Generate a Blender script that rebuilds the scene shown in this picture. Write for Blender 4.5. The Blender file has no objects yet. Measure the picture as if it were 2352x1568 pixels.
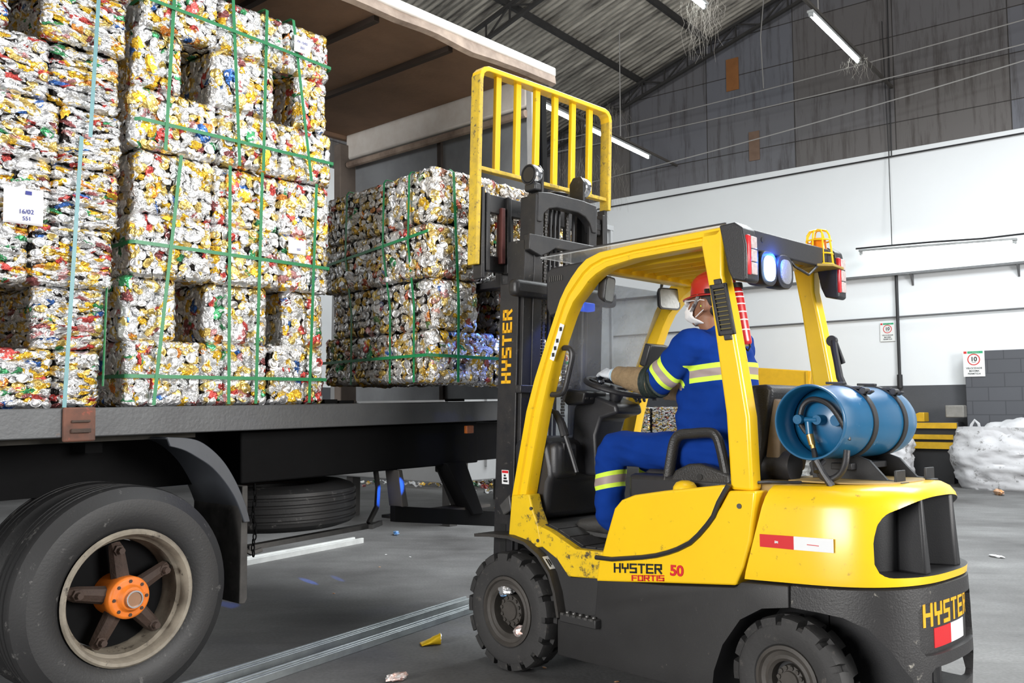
import bpy, bmesh, math, random
import numpy as np
from mathutils import Vector, Matrix, noise as mnoise
S = bpy.context.scene
COL = S.collection
R = math.radians
# ---------------------------------------------------------------- camera
F_PX = 2035.0
CAM_H = 1.47
PITCH = math.atan(166 / F_PX)
cam_d = bpy.data.cameras.new('camera')
cam = bpy.data.objects.new('camera', cam_d)
COL.objects.link(cam)
cam_d.sensor_width = 36.0
cam_d.lens = 36.0 * F_PX / 2352
cam_d.clip_start = 0.05
cam_d.clip_end = 300
cam.location = (0, 0, CAM_H)
cam.rotation_euler = (math.pi / 2 + PITCH, 0, 0)
S.camera = cam
# ---------------------------------------------------------------- view, sky, lights
S.view_settings.view_transform = 'Standard'
S.view_settings.look = 'None'
S.view_settings.gamma = 1.0
S.view_settings.use_curve_mapping = False
S.view_settings.exposure = 0.0
wd = bpy.data.worlds.new('sky')
S.world = wd
wd.use_nodes = True
wd.node_tree.nodes['Background'].inputs[0].default_value = (0.93, 0.97, 1.0, 1)
wd.node_tree.nodes['Background'].inputs[1].default_value = 0.24

def area(name, loc, target, sx, sy, power, col=(1, 1, 1)):
    d = bpy.data.lights.new(name, 'AREA')
    d.shape = 'RECTANGLE'; d.size = sx; d.size_y = sy; d.energy = power; d.color = col
    o = bpy.data.objects.new(name, d)
    COL.objects.link(o)
    o.location = loc
    o.rotation_euler = (Vector(target) - Vector(loc)).to_track_quat('-Z', 'Y').to_euler()
    return o
# daylight from the loading door to the right, out of frame, an added fill light from the left, and the rows of roof lights
area('door_and_fill_light', (11.5, -2.5, 4.6), (0.5, 5.5, 1.6), 6.0, 5.0, 2300, (1.0, 0.985, 0.96))
area('door_and_fill_light', (-10.0, -6.5, 3.4), (0.6, 4.0, 1.1), 7.0, 4.2, 2500, (1.0, 0.99, 0.97))  # added light for the forklift's near side; no door there
area('roof_light_row', (6.5, 10.0, 9.2), (6.5, 10.0, 0), 10, 6, 2400, (0.93, 0.98, 1.0))
area('roof_light_row', (1.5, 3.0, 8.6), (1.5, 3.0, 0), 5, 3, 90, (0.93, 0.98, 1.0))

# ---------------------------------------------------------------- frames of reference
class Frame:
    """local (u forward, v left, z up) standing on the floor"""
    def __init__(s, o, head):
        l = math.hypot(*head)
        s.o = Vector((o[0], o[1], 0))
        s.F = Vector((head[0] / l, head[1] / l, 0))
        s.L = Vector((-s.F.y, s.F.x, 0))
        s.ang = math.atan2(s.F.y, s.F.x)
    def w(s, u, v, z):
        return s.o + s.F * u + s.L * v + Vector((0, 0, z))
FK = Frame((0.0, 5.164), (-.69, .724))      # forklift, origin under the near front wheel
TK = Frame((-1.905, 4.541), (.657, .754))   # truck, origin under the near rear wheel
WF = Frame((10.693, 18.5), (-.785, .62))    # end wall
TILT = 0.0215                               # the truck bed rises slightly towards its cab

# ---------------------------------------------------------------- naming helpers
def tag(o, label=None, cat=None, group=None, kind=None):
    if label: o['label'] = label
    if cat: o['category'] = cat
    if group: o['group'] = group
    if kind: o['kind'] = kind
    return o

def empty(name, loc, rz=0.0, ry=0.0):
    o = bpy.data.objects.new(name, None)
    COL.objects.link(o)
    o.location = loc
    o.rotation_euler = (0, ry, rz)
    o.empty_display_size = .1
    return o

# ---------------------------------------------------------------- materials
MATS = {}
def nt(m): return m.node_tree.nodes, m.node_tree.links

def pbr(name, col, rough=.5, metal=0., spec=.5, noise=0., nscale=8., dark=None, bump=0., bscale=60., coat=0., dirt=None, dscale=3., damt=.5, emit=None, estr=0., trans=0., alpha=1.):
    """principled with a procedural colour break-up (noise), worn spots (dirt) and bump"""
    if name in MATS: return MATS[name]
    m = bpy.data.materials.new(name)
    m.use_nodes = True
    n, l = nt(m)
    b = n['Principled BSDF']
    b.inputs['Base Color'].default_value = (*col, 1)
    b.inputs['Roughness'].default_value = rough
    b.inputs['Metallic'].default_value = metal
    b.inputs['Specular IOR Level'].default_value = spec
    b.inputs['Coat Weight'].default_value = coat
    b.inputs['Coat Roughness'].default_value = .2
    b.inputs['Transmission Weight'].default_value = trans
    b.inputs['Alpha'].default_value = alpha
    if emit:
        b.inputs['Emission Color'].default_value = (*emit, 1)
        b.inputs['Emission Strength'].default_value = estr
    tc = n.new('ShaderNodeTexCoord')
    out = None
    if noise > 0:
        tx = n.new('ShaderNodeTexNoise'); tx.inputs['Scale'].default_value = nscale
        tx.inputs['Detail'].default_value = 6; tx.inputs['Roughness'].default_value = .62
        l.new(tc.outputs['Object'], tx.inputs['Vector'])
        rp = n.new('ShaderNodeValToRGB')
        d = dark or tuple(c * .45 for c in col)
        rp.color_ramp.elements[0].position = .5 - .22
        rp.color_ramp.elements[1].position = .5 + .12
        rp.color_ramp.elements[0].color = (*[c * (1 - noise) + e * noise for c, e in zip(col, d)], 1)
        rp.color_ramp.elements[1].color = (*col, 1)
        l.new(tx.outputs['Fac'], rp.inputs['Fac'])
        out = rp.outputs['Color']
    if dirt:
        tx = n.new('ShaderNodeTexNoise'); tx.inputs['Scale'].default_value = dscale
        tx.inputs['Detail'].default_value = 9; tx.inputs['Roughness'].default_value = .75
        l.new(tc.outputs['Object'], tx.inputs['Vector'])
        rp = n.new('ShaderNodeValToRGB')
        rp.color_ramp.elements[0].position = 1 - damt
        rp.color_ramp.elements[1].position = min(1, 1 - damt + .08)
        rp.color_ramp.elements[0].color = (0, 0, 0, 1)
        l.new(tx.outputs['Fac'], rp.inputs['Fac'])
        mx = n.new('ShaderNodeMix'); mx.data_type = 'RGBA'
        l.new(rp.outputs['Color'], mx.inputs['Factor'])
        if out: l.new(out, mx.inputs['A'])
        else: mx.inputs['A'].default_value = (*col, 1)
        mx.inputs['B'].default_value = (*dirt, 1)
        out = mx.outputs['Result']
    if out: l.new(out, b.inputs['Base Color'])
    if bump > 0:
        tx = n.new('ShaderNodeTexNoise'); tx.inputs['Scale'].default_value = bscale
        tx.inputs['Detail'].default_value = 4
        l.new(tc.outputs['Object'], tx.inputs['Vector'])
        bp = n.new('ShaderNodeBump'); bp.inputs['Strength'].default_value = bump; bp.inputs['Distance'].default_value = .01
        l.new(tx.outputs['Fac'], bp.inputs['Height'])
        l.new(bp.outputs['Normal'], b.inputs['Normal'])
    MATS[name] = m
    return m

YEL = (.90, .56, .008)
M_yellow = pbr('yellow_paint', YEL, .32, coat=.35, noise=.18, nscale=2.5, dark=(.62, .36, .01), dirt=(.30, .19, .03), dscale=17, damt=.385)
M_yellow_worn = pbr('worn_yellow_paint', (.80, .52, .008), .45, noise=.35, nscale=5, dark=(.5, .32, .02), dirt=(.06, .05, .035), dscale=11, damt=.47)
M_yellow_rust = pbr('rusty_yellow_paint', (.66, .45, .03), .55, noise=.5, nscale=20, dark=(.22, .16, .06), dirt=(.10, .08, .05), dscale=34, damt=.44)
M_black = pbr('black_paint', (.018, .018, .02), .5, noise=.4, nscale=5, dark=(.009, .009, .01), bump=.06, bscale=180)
M_frame = pbr('textured_dark_grey_paint', (.024, .0235, .024), .55, noise=.5, nscale=3, dark=(.012, .011, .011), bump=.10, bscale=220, dirt=(.16, .14, .12), dscale=30, damt=.36)
M_cwblack = pbr('scuffed_black_paint', (.026, .025, .026), .5, noise=.5, nscale=4, dark=(.014, .013, .013), bump=.2, bscale=120, dirt=(.33, .31, .27), dscale=16, damt=.375)
M_mast = pbr('mast_black_steel', (.016, .016, .018), .42, noise=.5, nscale=12, dark=(.04, .036, .033), bump=.07, bscale=120, dirt=(.11, .10, .09), dscale=26, damt=.39)
M_grey_steel = pbr('worn_grey_steel', (.10, .097, .095), .45, metal=.4, noise=.5, nscale=14, bump=.1)
M_chrome = pbr('chrome', (.75, .75, .77), .15, metal=1.)
M_plastic = pbr('black_plastic', (.022, .022, .025), .38, bump=.15, bscale=260)
M_rubber = pbr('tyre_rubber', (.030, .029, .029), .68, noise=.5, nscale=9, dark=(.018, .017, .017), bump=.15, bscale=70, dirt=(.075, .068, .062), dscale=14, damt=.42)
M_tyre_truck = pbr('truck_tyre_rubber', (.019, .0185, .019), .55, noise=.5, nscale=4, dark=(.018, .018, .02), bump=.1, bscale=90, dirt=(.13, .125, .12), dscale=11, damt=.40)
M_rim = pbr('dusty_dark_rim', (.055, .048, .042), .6, noise=.6, nscale=10, dark=(.022, .02, .018), bump=.1)
M_rim_truck = pbr('dirty_cream_rim', (.29, .255, .20), .6, noise=.75, nscale=6, dark=(.07, .055, .042), bump=.1, dirt=(.05, .04, .032), dscale=9, damt=.43)
M_rust = pbr('rusty_iron', (.06, .036, .026), .75, noise=.7, nscale=9, dark=(.03, .02, .017), bump=.3, bscale=80)
M_orange = pbr('orange_paint', (.78, .19, .012), .5, noise=.5, nscale=12, dark=(.35, .09, .02), dirt=(.06, .03, .02), dscale=22, damt=.36)
M_blacktop = pbr('dirty_hood_top', (.40, .27, .09), .6, noise=.7, nscale=4, dark=(.16, .12, .07))

def m_can():
    m = bpy.data.materials.new('crushed_can_metal'); m.use_nodes = True
    n, l = nt(m); b = n['Principled BSDF']
    a = n.new('ShaderNodeAttribute'); a.attribute_name = 'can_color'
    tc = n.new('ShaderNodeTexCoord')
    tx = n.new('ShaderNodeTexNoise'); tx.inputs['Scale'].default_value = 34; tx.inputs['Detail'].default_value = 3
    l.new(tc.outputs['Object'], tx.inputs['Vector'])
    rp = n.new('ShaderNodeValToRGB')
    rp.color_ramp.elements[0].position = .56; rp.color_ramp.elements[1].position = .60
    l.new(tx.outputs['Fac'], rp.inputs['Fac'])
    mx = n.new('ShaderNodeMix'); mx.data_type = 'RGBA'
    l.new(rp.outputs['Color'], mx.inputs['Factor'])
    l.new(a.outputs['Color'], mx.inputs['A'])
    mx.inputs['B'].default_value = (.86, .86, .87, 1)
    l.new(mx.outputs['Result'], b.inputs['Base Color'])
    b.inputs['Metallic'].default_value = .84
    b.inputs['Roughness'].default_value = .32
    t2 = n.new('ShaderNodeTexNoise'); t2.inputs['Scale'].default_value = 48; t2.inputs['Detail'].default_value = 5
    t2.inputs['Distortion'].default_value = 1.2
    l.new(tc.outputs['Object'], t2.inputs['Vector'])
    bp = n.new('ShaderNodeBump'); bp.inputs['Strength'].default_value = .75; bp.inputs['Distance'].default_value = .014
    vo = n.new('ShaderNodeTexVoronoi'); vo.feature = 'DISTANCE_TO_EDGE'; vo.inputs['Scale'].default_value = 46
    dm = n.new('ShaderNodeVectorMath'); dm.operation = 'MULTIPLY_ADD'; dm.inputs[1].default_value = (.03, .03, .03)
    l.new(t2.outputs['Color'], dm.inputs[0]); l.new(tc.outputs['Object'], dm.inputs[2]); l.new(dm.outputs[0], vo.inputs['Vector'])
    cl = n.new('ShaderNodeMath'); cl.operation = 'MINIMUM'; cl.inputs[1].default_value = .16; l.new(vo.outputs['Distance'], cl.inputs[0])
    ad = n.new('ShaderNodeMath'); ad.operation = 'MULTIPLY_ADD'; ad.inputs[1].default_value = 3.0
    l.new(cl.outputs[0], ad.inputs[0]); l.new(t2.outputs['Fac'], ad.inputs[2]); l.new(ad.outputs[0], bp.inputs['Height'])
    ml = n.new('ShaderNodeMath'); ml.operation = 'MULTIPLY'; ml.inputs[1].default_value = .46
    l.new(a.outputs['Alpha'], ml.inputs[0]); l.new(ml.outputs[0], bp.inputs['Strength'])
    l.new(bp.outputs['Normal'], b.inputs['Normal'])
    return m
M_can = m_can()

# ---------------------------------------------------------------- mesh helpers
def link_mesh(name, me, mat, parent=None):
    o = bpy.data.objects.new(name, me)
    COL.objects.link(o)
    for m in (mat if isinstance(mat, (list, tuple)) else [mat]):
        if m: me.materials.append(m)
    if parent: o.parent = parent
    return o

class MB:
    def __init__(s): s.v = []; s.f = []; s.mi = []; s.cur = 0
    def add(s, vs, fs):
        k = len(s.v)
        s.v += [tuple(p) for p in vs]
        s.f += [tuple(i + k for i in f) for f in fs]
        s.mi += [s.cur] * len(fs)
        return s
    def box(s, c, d, rot=None, taper=None):
        hx, hy, hz = d[0] / 2, d[1] / 2, d[2] / 2
        vs = [Vector((x * hx, y * hy, z * hz)) for x in (-1, 1) for y in (-1, 1) for z in (-1, 1)]
        if rot is not None: vs = [rot @ p for p in vs]
        vs = [p + Vector(c) for p in vs]
        return s.add(vs, [(0, 1, 3, 2), (4, 6, 7, 5), (0, 4, 5, 1), (2, 3, 7, 6), (0, 2, 6, 4), (1, 5, 7, 3)])
    def bar(s, a, b, w, h, up=(0, 0, 1)):
        a, b = Vector(a), Vector(b)
        t = (b - a).normalized(); u = Vector(up)
        x = t.cross(u)
        if x.length < 1e-4: x = t.cross(Vector((1, 0, 0)))
        x.normalize(); y = x.cross(t).normalized()
        vs = []
        for p in (a, b):
            for i, j in ((-1, -1), (1, -1), (1, 1), (-1, 1)):
                vs.append(p + x * (w / 2 * i) + y * (h / 2 * j))
        return s.add(vs, [(3, 2, 1, 0), (4, 5, 6, 7), (0, 1, 5, 4), (1, 2, 6, 5), (2, 3, 7, 6), (3, 0, 4, 7)])
    def prism(s, poly, a, b, axis='v'):
        """poly of (u,z) pushed from v=a to v=b; axis 'u': poly of (v,z); axis 'z': poly of (u,v)"""
        n = len(poly)
        def mk(p, t):
            if axis == 'v': return (p[0], t, p[1])
            if axis == 'u': return (t, p[0], p[1])
            return (p[0], p[1], t)
        vs = [mk(p, a) for p in poly] + [mk(p, b) for p in poly]
        fs = [tuple(range(n)), tuple(range(2 * n - 1, n - 1, -1))]
        fs += [(i, i + n, (i + 1) % n + n, (i + 1) % n) for i in range(n)]
        return s.add(vs, fs)
    def tube(s, path, r, n=8, closed=False, cap=True):
        P = [Vector(p) for p in path]
        m = len(P)
        rr = r if isinstance(r, (list, tuple)) else [r] * m
        T = []
        for i in range(m):
            a = P[(i - 1) % m] if (closed or i > 0) else P[i]
            b = P[(i + 1) % m] if (closed or i < m - 1) else P[i]
            t = (b - a)
            T.append(t.normalized() if t.length > 1e-9 else Vector((0, 0, 1)))
        x = T[0].orthogonal().normalized()
        vs = []
        for i in range(m):
            x = (x - T[i] * x.dot(T[i]))
            x = x.normalized() if x.length > 1e-6 else T[i].orthogonal().normalized()
            y = T[i].cross(x)
            ra = rr[i]
            rx, ry = ra if isinstance(ra, tuple) else (ra, ra)
            for k in range(n):
                an = 2 * math.pi * k / n
                vs.append(P[i] + x * (rx * math.cos(an)) + y * (ry * math.sin(an)))
        fs = []
        for i in range(m if closed else m - 1):
            j = (i + 1) % m
            for k in range(n):
                k2 = (k + 1) % n
                fs.append((i * n + k, i * n + k2, j * n + k2, j * n + k))
        if cap and not closed:
            fs.append(tuple(range(n - 1, -1, -1)))
            fs.append(tuple((m - 1) * n + k for k in range(n)))
        return s.add(vs, fs)
    def lathe(s, prof, c, ax='y', n=32, closed=False, cap=True):
        """prof: list of (radius, height) about axis ax through c"""
        vs = []
        for r, h in prof:
            for k in range(n):
                a = 2 * math.pi * k / n
                p = (r * math.cos(a), r * math.sin(a))
                q = {'y': (p[0], h, p[1]), 'z': (p[0], p[1], h), 'x': (h, p[0], p[1])}[ax]
                vs.append((c[0] + q[0], c[1] + q[1], c[2] + q[2]))
        fs = []
        m = len(prof)
        for i in range(m if closed else m - 1):
            j = (i + 1) % m
            for k in range(n):
                k2 = (k + 1) % n
                fs.append((i * n + k, i * n + k2, j * n + k2, j * n + k))
        if not closed and cap:
            if prof[0][0] > 1e-5: fs.append(tuple(range(n)))
            if prof[-1][0] > 1e-5: fs.append(tuple((m - 1) * n + k for k in range(n - 1, -1, -1)))
        return s.add(vs, fs)
    def loft(s, rings, cap=True):
        n = len(rings[0]); vs = [p for r in rings for p in r]; fs = []
        for i in range(len(rings) - 1):
            for k in range(n):
                k2 = (k + 1) % n
                fs.append((i * n + k, i * n + k2, (i + 1) * n + k2, (i + 1) * n + k))
        if cap:
            fs.append(tuple(range(n - 1, -1, -1)))
            fs.append(tuple((len(rings) - 1) * n + k for k in range(n)))
        return s.add(vs, fs)
    def ell(s, c, r, nu=16, nv=10, rot=None):
        vs = []; fs = []
        for i in range(nv + 1):
            t = math.pi * i / nv
            for k in range(nu):
                a = 2 * math.pi * k / nu
                p = Vector((r[0] * math.sin(t) * math.cos(a), r[1] * math.sin(t) * math.sin(a), r[2] * math.cos(t)))
                if rot is not None: p = rot @ p
                vs.append(p + Vector(c))
        for i in range(nv):
            for k in range(nu):
                k2 = (k + 1) % nu
                fs.append((i * nu + k, (i + 1) * nu + k, (i + 1) * nu + k2, i * nu + k2))
        return s.add(vs, fs)
    def mesh(s, name, smooth=None):
        me = bpy.data.meshes.new(name)
        me.from_pydata(s.v, [], s.f)
        bm = bmesh.new(); bm.from_mesh(me)
        for f, i in zip(bm.faces, s.mi): f.material_index = i
        bmesh.ops.remove_doubles(bm, verts=bm.verts, dist=1e-5)
        bmesh.ops.recalc_face_normals(bm, faces=bm.faces)
        bm.to_mesh(me); bm.free()
        if smooth is not None: shade(me, smooth)
        return me
    def build(s, name, mat, parent=None, bevel=0., seg=2, smooth=30, sub=0):
        o = link_mesh(name, s.mesh(name), mat, parent)
        if bevel > 0:
            b = o.modifiers.new('bevel', 'BEVEL'); b.width = bevel; b.segments = seg
            b.limit_method = 'ANGLE'; b.angle_limit = R(40)
        if sub:
            q = o.modifiers.new('sub', 'SUBSURF'); q.levels = sub; q.render_levels = sub
        if smooth is not None: shade(o.data, smooth)
        return o

def shade(me, ang):
    for p in me.polygons: p.use_smooth = True
    bm = bmesh.new(); bm.from_mesh(me)
    for e in bm.edges:
        e.smooth = not (len(e.link_faces) == 2 and e.calc_face_angle(0) > R(ang))
    bm.to_mesh(me); bm.free()

def bake(o):
    """apply modifiers to a fresh mesh"""
    dg = bpy.context.evaluated_depsgraph_get()
    me = bpy.data.meshes.new_from_object(o.evaluated_get(dg), depsgraph=dg)
    old = o.data
    o.modifiers.clear(); o.data = me
    if old.users == 0: bpy.data.meshes.remove(old)
    return o

def voxel(o, size, smooth_it=4, fac=.5):
    r = o.modifiers.new('r', 'REMESH'); r.mode = 'VOXEL'; r.voxel_size = size
    if smooth_it:
        q = o.modifiers.new('s', 'SMOOTH'); q.iterations = smooth_it; q.factor = fac
    bake(o)
    for p in o.data.polygons: p.use_smooth = True
    return o

def boolean(o, cutter, op='DIFFERENCE'):
    cutter.parent = o.parent
    bpy.context.view_layer.update()
    b = o.modifiers.new('b', 'BOOLEAN'); b.object = cutter; b.operation = op; b.solver = 'EXACT'
    b.material_mode = 'TRANSFER'
    bake(o)
    d = cutter.data
    bpy.data.objects.remove(cutter)
    return o

def smooth_path(P, k=5):
    """smooth curve through points of any dimension"""
    Q = []
    for i in range(len(P) - 1):
        a, b, c, d = (Vector(P[max(i - 1, 0)]), Vector(P[i]), Vector(P[i + 1]), Vector(P[min(i + 2, len(P) - 1)]))
        for j in range(k):
            t = j / k; Q.append(tuple(.5 * (2 * b + (c - a) * t + (2 * a - 5 * b + 4 * c - d) * t * t + (3 * b - a - 3 * c + d) * t ** 3)))
    return Q + [tuple(P[-1])]

def arc(c, r, a0, a1, n, fx=1., fy=1.):
    return [(c[0] + r * fx * math.cos(R(a0 + (a1 - a0) * i / n)), c[1] + r * fy * math.sin(R(a0 + (a1 - a0) * i / n))) for i in range(n + 1)]

# squared stroke lettering: each glyph is a list of polylines on a 4 x 6 grid
GL = {'H': [[(0, 0), (0, 6)], [(4, 0), (4, 6)], [(0, 3), (4, 3)]],
      'Y': [[(0, 6), (0, 3), (4, 3)], [(4, 6), (4, 3)], [(2, 3), (2, 0)]],
      'S': [[(4, 6), (0, 6), (0, 3), (4, 3), (4, 0), (0, 0)]],
      'T': [[(0, 6), (4, 6)], [(2, 6), (2, 0)]],
      'E': [[(4, 6), (0, 6), (0, 0), (4, 0)], [(0, 3), (3.6, 3)]],
      'R': [[(0, 0), (0, 6), (4, 6), (4, 3), (0, 3)], [(2, 3), (4, 0)]],
      'F': [[(4, 6), (0, 6), (0, 0)], [(0, 3), (3.4, 3)]],
      'O': [[(0, 0), (0, 6), (4, 6), (4, 0), (0, 0)]],
      'I': [[(0, 0), (0, 6)]]}
def stroke_text(word, h, th, slant=0., wide=1., depth=.002):
    """verts (x right, y up, z out) of squared letters of height h"""
    m = MB(); x = 0.; k = h / 6.; t = th / k
    for ch in word:
        w = 0 if ch == 'I' else 4 * wide
        for line in GL[ch]:
            for a, b in zip(line[:-1], line[1:]):
                a = (a[0] * wide, a[1]); b = (b[0] * wide, b[1])
                d = Vector((b[0] - a[0], b[1] - a[1])); d.normalize()
                e = d * (t / 2); nn = Vector((-d.y, d.x)) * (t / 2)
                q = [Vector(a) - e - nn, Vector(b) + e - nn, Vector(b) + e + nn, Vector(a) - e + nn]
                vs = []
                for z in (0, depth):
                    for p in q:
                        yy = p.y * k
                        vs.append(((x + p.x) * k + yy * slant, yy, z))
                m.add(vs, [(3, 2, 1, 0), (4, 5, 6, 7), (0, 1, 5, 4), (1, 2, 6, 5), (2, 3, 7, 6), (3, 0, 4, 7)])
        x += w + 1.5 + t * .6
    return m

def font_mesh(text, size, bold=0., depth=.0015):
    c = bpy.data.curves.new('t', 'FONT'); c.body = text; c.size = size; c.offset = bold; c.extrude = depth
    c.align_x = 'CENTER'
    o = bpy.data.objects.new('t', c); COL.objects.link(o)
    dg = bpy.context.evaluated_depsgraph_get(); dg.update()
    me = bpy.data.meshes.new_from_object(o.evaluated_get(dg))
    v = [tuple(p.co) for p in me.vertices]; f = [tuple(p.vertices) for p in me.polygons]
    bpy.data.objects.remove(o); bpy.data.curves.remove(c); bpy.data.meshes.remove(me)
    m = MB(); m.add(v, f); return m

def place(m, fn):
    m.v = [tuple(fn(*p)) for p in m.v]; return m
# ================================================================ the hall
def m_floor():
    m = pbr('asphalt_floor', (.17, .168, .167), .62)
    n, l = nt(m); b = n['Principled BSDF']; tc = n.new('ShaderNodeTexCoord')
    t1 = n.new('ShaderNodeTexNoise'); t1.inputs['Scale'].default_value = .55; t1.inputs['Detail'].default_value = 8; t1.inputs['Roughness'].default_value = .6
    t2 = n.new('ShaderNodeTexNoise'); t2.inputs['Scale'].default_value = 45; t2.inputs['Detail'].default_value = 6
    mp = n.new('ShaderNodeMapping'); mp.inputs['Scale'].default_value = (.7, 2.6, 1); mp.inputs['Rotation'].default_value = (0, 0, R(40))
    t3 = n.new('ShaderNodeTexNoise'); t3.inputs['Scale'].default_value = 1.6; t3.inputs['Detail'].default_value = 7; t3.inputs['Distortion'].default_value = .8
    l.new(tc.outputs['Object'], t1.inputs['Vector']); l.new(tc.outputs['Object'], t2.inputs['Vector'])
    l.new(tc.outputs['Object'], mp.inputs['Vector']); l.new(mp.outputs['Vector'], t3.inputs['Vector'])
    r1 = n.new('ShaderNodeValToRGB')
    r1.color_ramp.elements[0].position = .32; r1.color_ramp.elements[1].position = .66
    r1.color_ramp.elements[0].color = (.055, .053, .053, 1); r1.color_ramp.elements[1].color = (.16, .16, .16, 1)
    l.new(t1.outputs['Fac'], r1.inputs['Fac'])
    def mul(a, bb, f):
        x = n.new('ShaderNodeMix'); x.data_type = 'RGBA'; x.blend_type = 'OVERLAY'; x.inputs['Factor'].default_value = f
        l.new(a, x.inputs['A']); l.new(bb, x.inputs['B']); return x.outputs['Result']
    c = mul(r1.outputs['Color'], t2.outputs['Fac'], .45)
    c = mul(c, t3.outputs['Fac'], .35)
    l.new(c, b.inputs['Base Color'])
    bp = n.new('ShaderNodeBump'); bp.inputs['Strength'].default_value = .2; bp.inputs['Distance'].default_value = .006
    l.new(t2.outputs['Fac'], bp.inputs['Height']); l.new(bp.outputs['Normal'], b.inputs['Normal'])
    return m
tag(MB().box((0, 10, -.05), (60, 60, .1)).build('floor', m_floor()), kind='structure')

M_white = pbr('white_wall_paint', (.80, .82, .84), .75, noise=.10, nscale=.8, dark=(.62, .63, .64), dirt=(.5, .5, .5), dscale=5, damt=.25)
M_dark_clad = None
def m_clad():
    """grey boards with seams and dusty runs"""
    m = pbr('grey_cladding', (.15, .15, .16), .85)
    n, l = nt(m); b = n['Principled BSDF']; tc = n.new('ShaderNodeTexCoord')
    br = n.new('ShaderNodeTexBrick')
    mp0 = n.new('ShaderNodeMapping'); mp0.inputs['Rotation'].default_value = (R(90), 0, 0)
    br.inputs['Scale'].default_value = 1.; br.inputs['Brick Width'].default_value = 2.35; br.inputs['Row Height'].default_value = 1.02
    br.inputs['Mortar Size'].default_value = .012; br.offset = 0.
    br.inputs['Color1'].default_value = (.15, .155, .18, 1); br.inputs['Color2'].default_value = (.13, .118, .112, 1); br.inputs['Mortar'].default_value = (.04, .036, .034, 1)
    l.new(tc.outputs['Object'], mp0.inputs['Vector']); l.new(mp0.outputs['Vector'], br.inputs['Vector'])
    mp = n.new('ShaderNodeMapping'); mp.inputs['Scale'].default_value = (2.4, 2.4, .22)
    l.new(tc.outputs['Object'], mp.inputs['Vector'])
    tx = n.new('ShaderNodeTexNoise'); tx.inputs['Scale'].default_value = 2.2; tx.inputs['Detail'].default_value = 10; tx.inputs['Roughness'].default_value = .7
    l.new(mp.outputs['Vector'], tx.inputs['Vector'])
    rp = n.new('ShaderNodeValToRGB'); rp.color_ramp.elements[0].position = .33; rp.color_ramp.elements[1].position = .5
    rp.color_ramp.elements[0].color = (.38, .34, .31, 1)
    l.new(tx.outputs['Fac'], rp.inputs['Fac'])
    x = n.new('ShaderNodeMix'); x.data_type = 'RGBA'; x.blend_type = 'MULTIPLY'; x.inputs['Factor'].default_value = .8
    l.new(br.outputs['Color'], x.inputs['A']); l.new(rp.outputs['Color'], x.inputs['B'])
    l.new(x.outputs['Result'], b.inputs['Base Color'])
    return m
M_clad = m_clad()
M_greypaint = pbr('dark_grey_wall_paint', (.075, .078, .088), .7, noise=.3, nscale=1.5, bump=.2, bscale=40)
def m_block():
    m = pbr('grey_painted_blocks', (.085, .088, .10), .7)
    n, l = nt(m); b = n['Principled BSDF']; tc = n.new('ShaderNodeTexCoord')
    mp0 = n.new('ShaderNodeMapping'); mp0.inputs['Rotation'].default_value = (R(90), 0, 0)
    br = n.new('ShaderNodeTexBrick'); br.inputs['Scale'].default_value = 1.; br.inputs['Brick Width'].default_value = .62; br.inputs['Row Height'].default_value = .29
    br.inputs['Mortar Size'].default_value = .010; br.inputs['Color1'].default_value = (.085, .088, .10, 1); br.inputs['Color2'].default_value = (.078, .081, .092, 1); br.inputs['Mortar'].default_value = (.052, .054, .062, 1)
    l.new(tc.outputs['Object'], mp0.inputs['Vector']); l.new(mp0.outputs['Vector'], br.inputs['Vector']); l.new(br.outputs['Color'], b.inputs['Base Color'])
    return m
M_block = m_block()
def roof_z(u): return 11.5 - .311 * (u - 4.47) + .62          # sheet height along the end wall
EAVE = 13.6
RIDGE = -7.0
wall_rot = WF.ang
def in_wall(o):
    o.location = WF.o; o.rotation_euler = (0, 0, wall_rot); return o
# end wall: painted masonry below, boarding above, dark dado
tag(in_wall(MB().box(((EAVE + RIDGE * 2 + 2) / 2 - 0, -.15, 3.76), (EAVE - (RIDGE * 2 + 2) + .0, .3, 7.52)).build('wall_right', M_white)), kind='structure')
gz = [(RIDGE * 2 + 2, 7.52), (EAVE, 7.52), (EAVE, roof_z(EAVE)), (RIDGE, roof_z(RIDGE)), (RIDGE * 2 + 2, roof_z(RIDGE) - .311 * (-RIDGE - 2))]
tag(in_wall(MB().prism(gz, -.3, .02).build('wall_right_gable', M_clad)), kind='structure')
tag(in_wall(MB().box(((EAVE - 4) / 2, .01, 1.05), (EAVE + 4, .03, 2.10)).build('wall_right_dado', M_greypaint)), kind='structure')
tag(in_wall(MB().box((-1.45, .17, 1.40), (5.0, .30, 2.80)).build('wall_right_block', M_block, bevel=.01)), kind='structure')
# side wall under the eave, running towards the truck
sw = MB(); sw.box((EAVE + .15, 20, 3.76), (.3, 40.3, 7.52)); sw2 = MB(); sw2.box((EAVE + .0, 20, 1.05), (.05, 40, 2.1))
tag(in_wall(sw.build('wall_left', M_white)), kind='structure')
tag(in_wall(sw2.build('wall_left_dado', M_greypaint)), kind='structure')
sw3 = MB(); sw3.box((EAVE + .15, 20, (7.52 + roof_z(EAVE)) / 2), (.3, 40.3, roof_z(EAVE) - 7.52 + .1))
tag(in_wall(sw3.build('wall_left_upper', M_clad)), kind='structure')

# unseen wall added behind the camera to block light, open towards the loading door on its right half
tag(in_wall(MB().box((8.5, 34, 5), (11, .3, 10)).build('wall_front', M_clad)), kind='structure')
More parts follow.
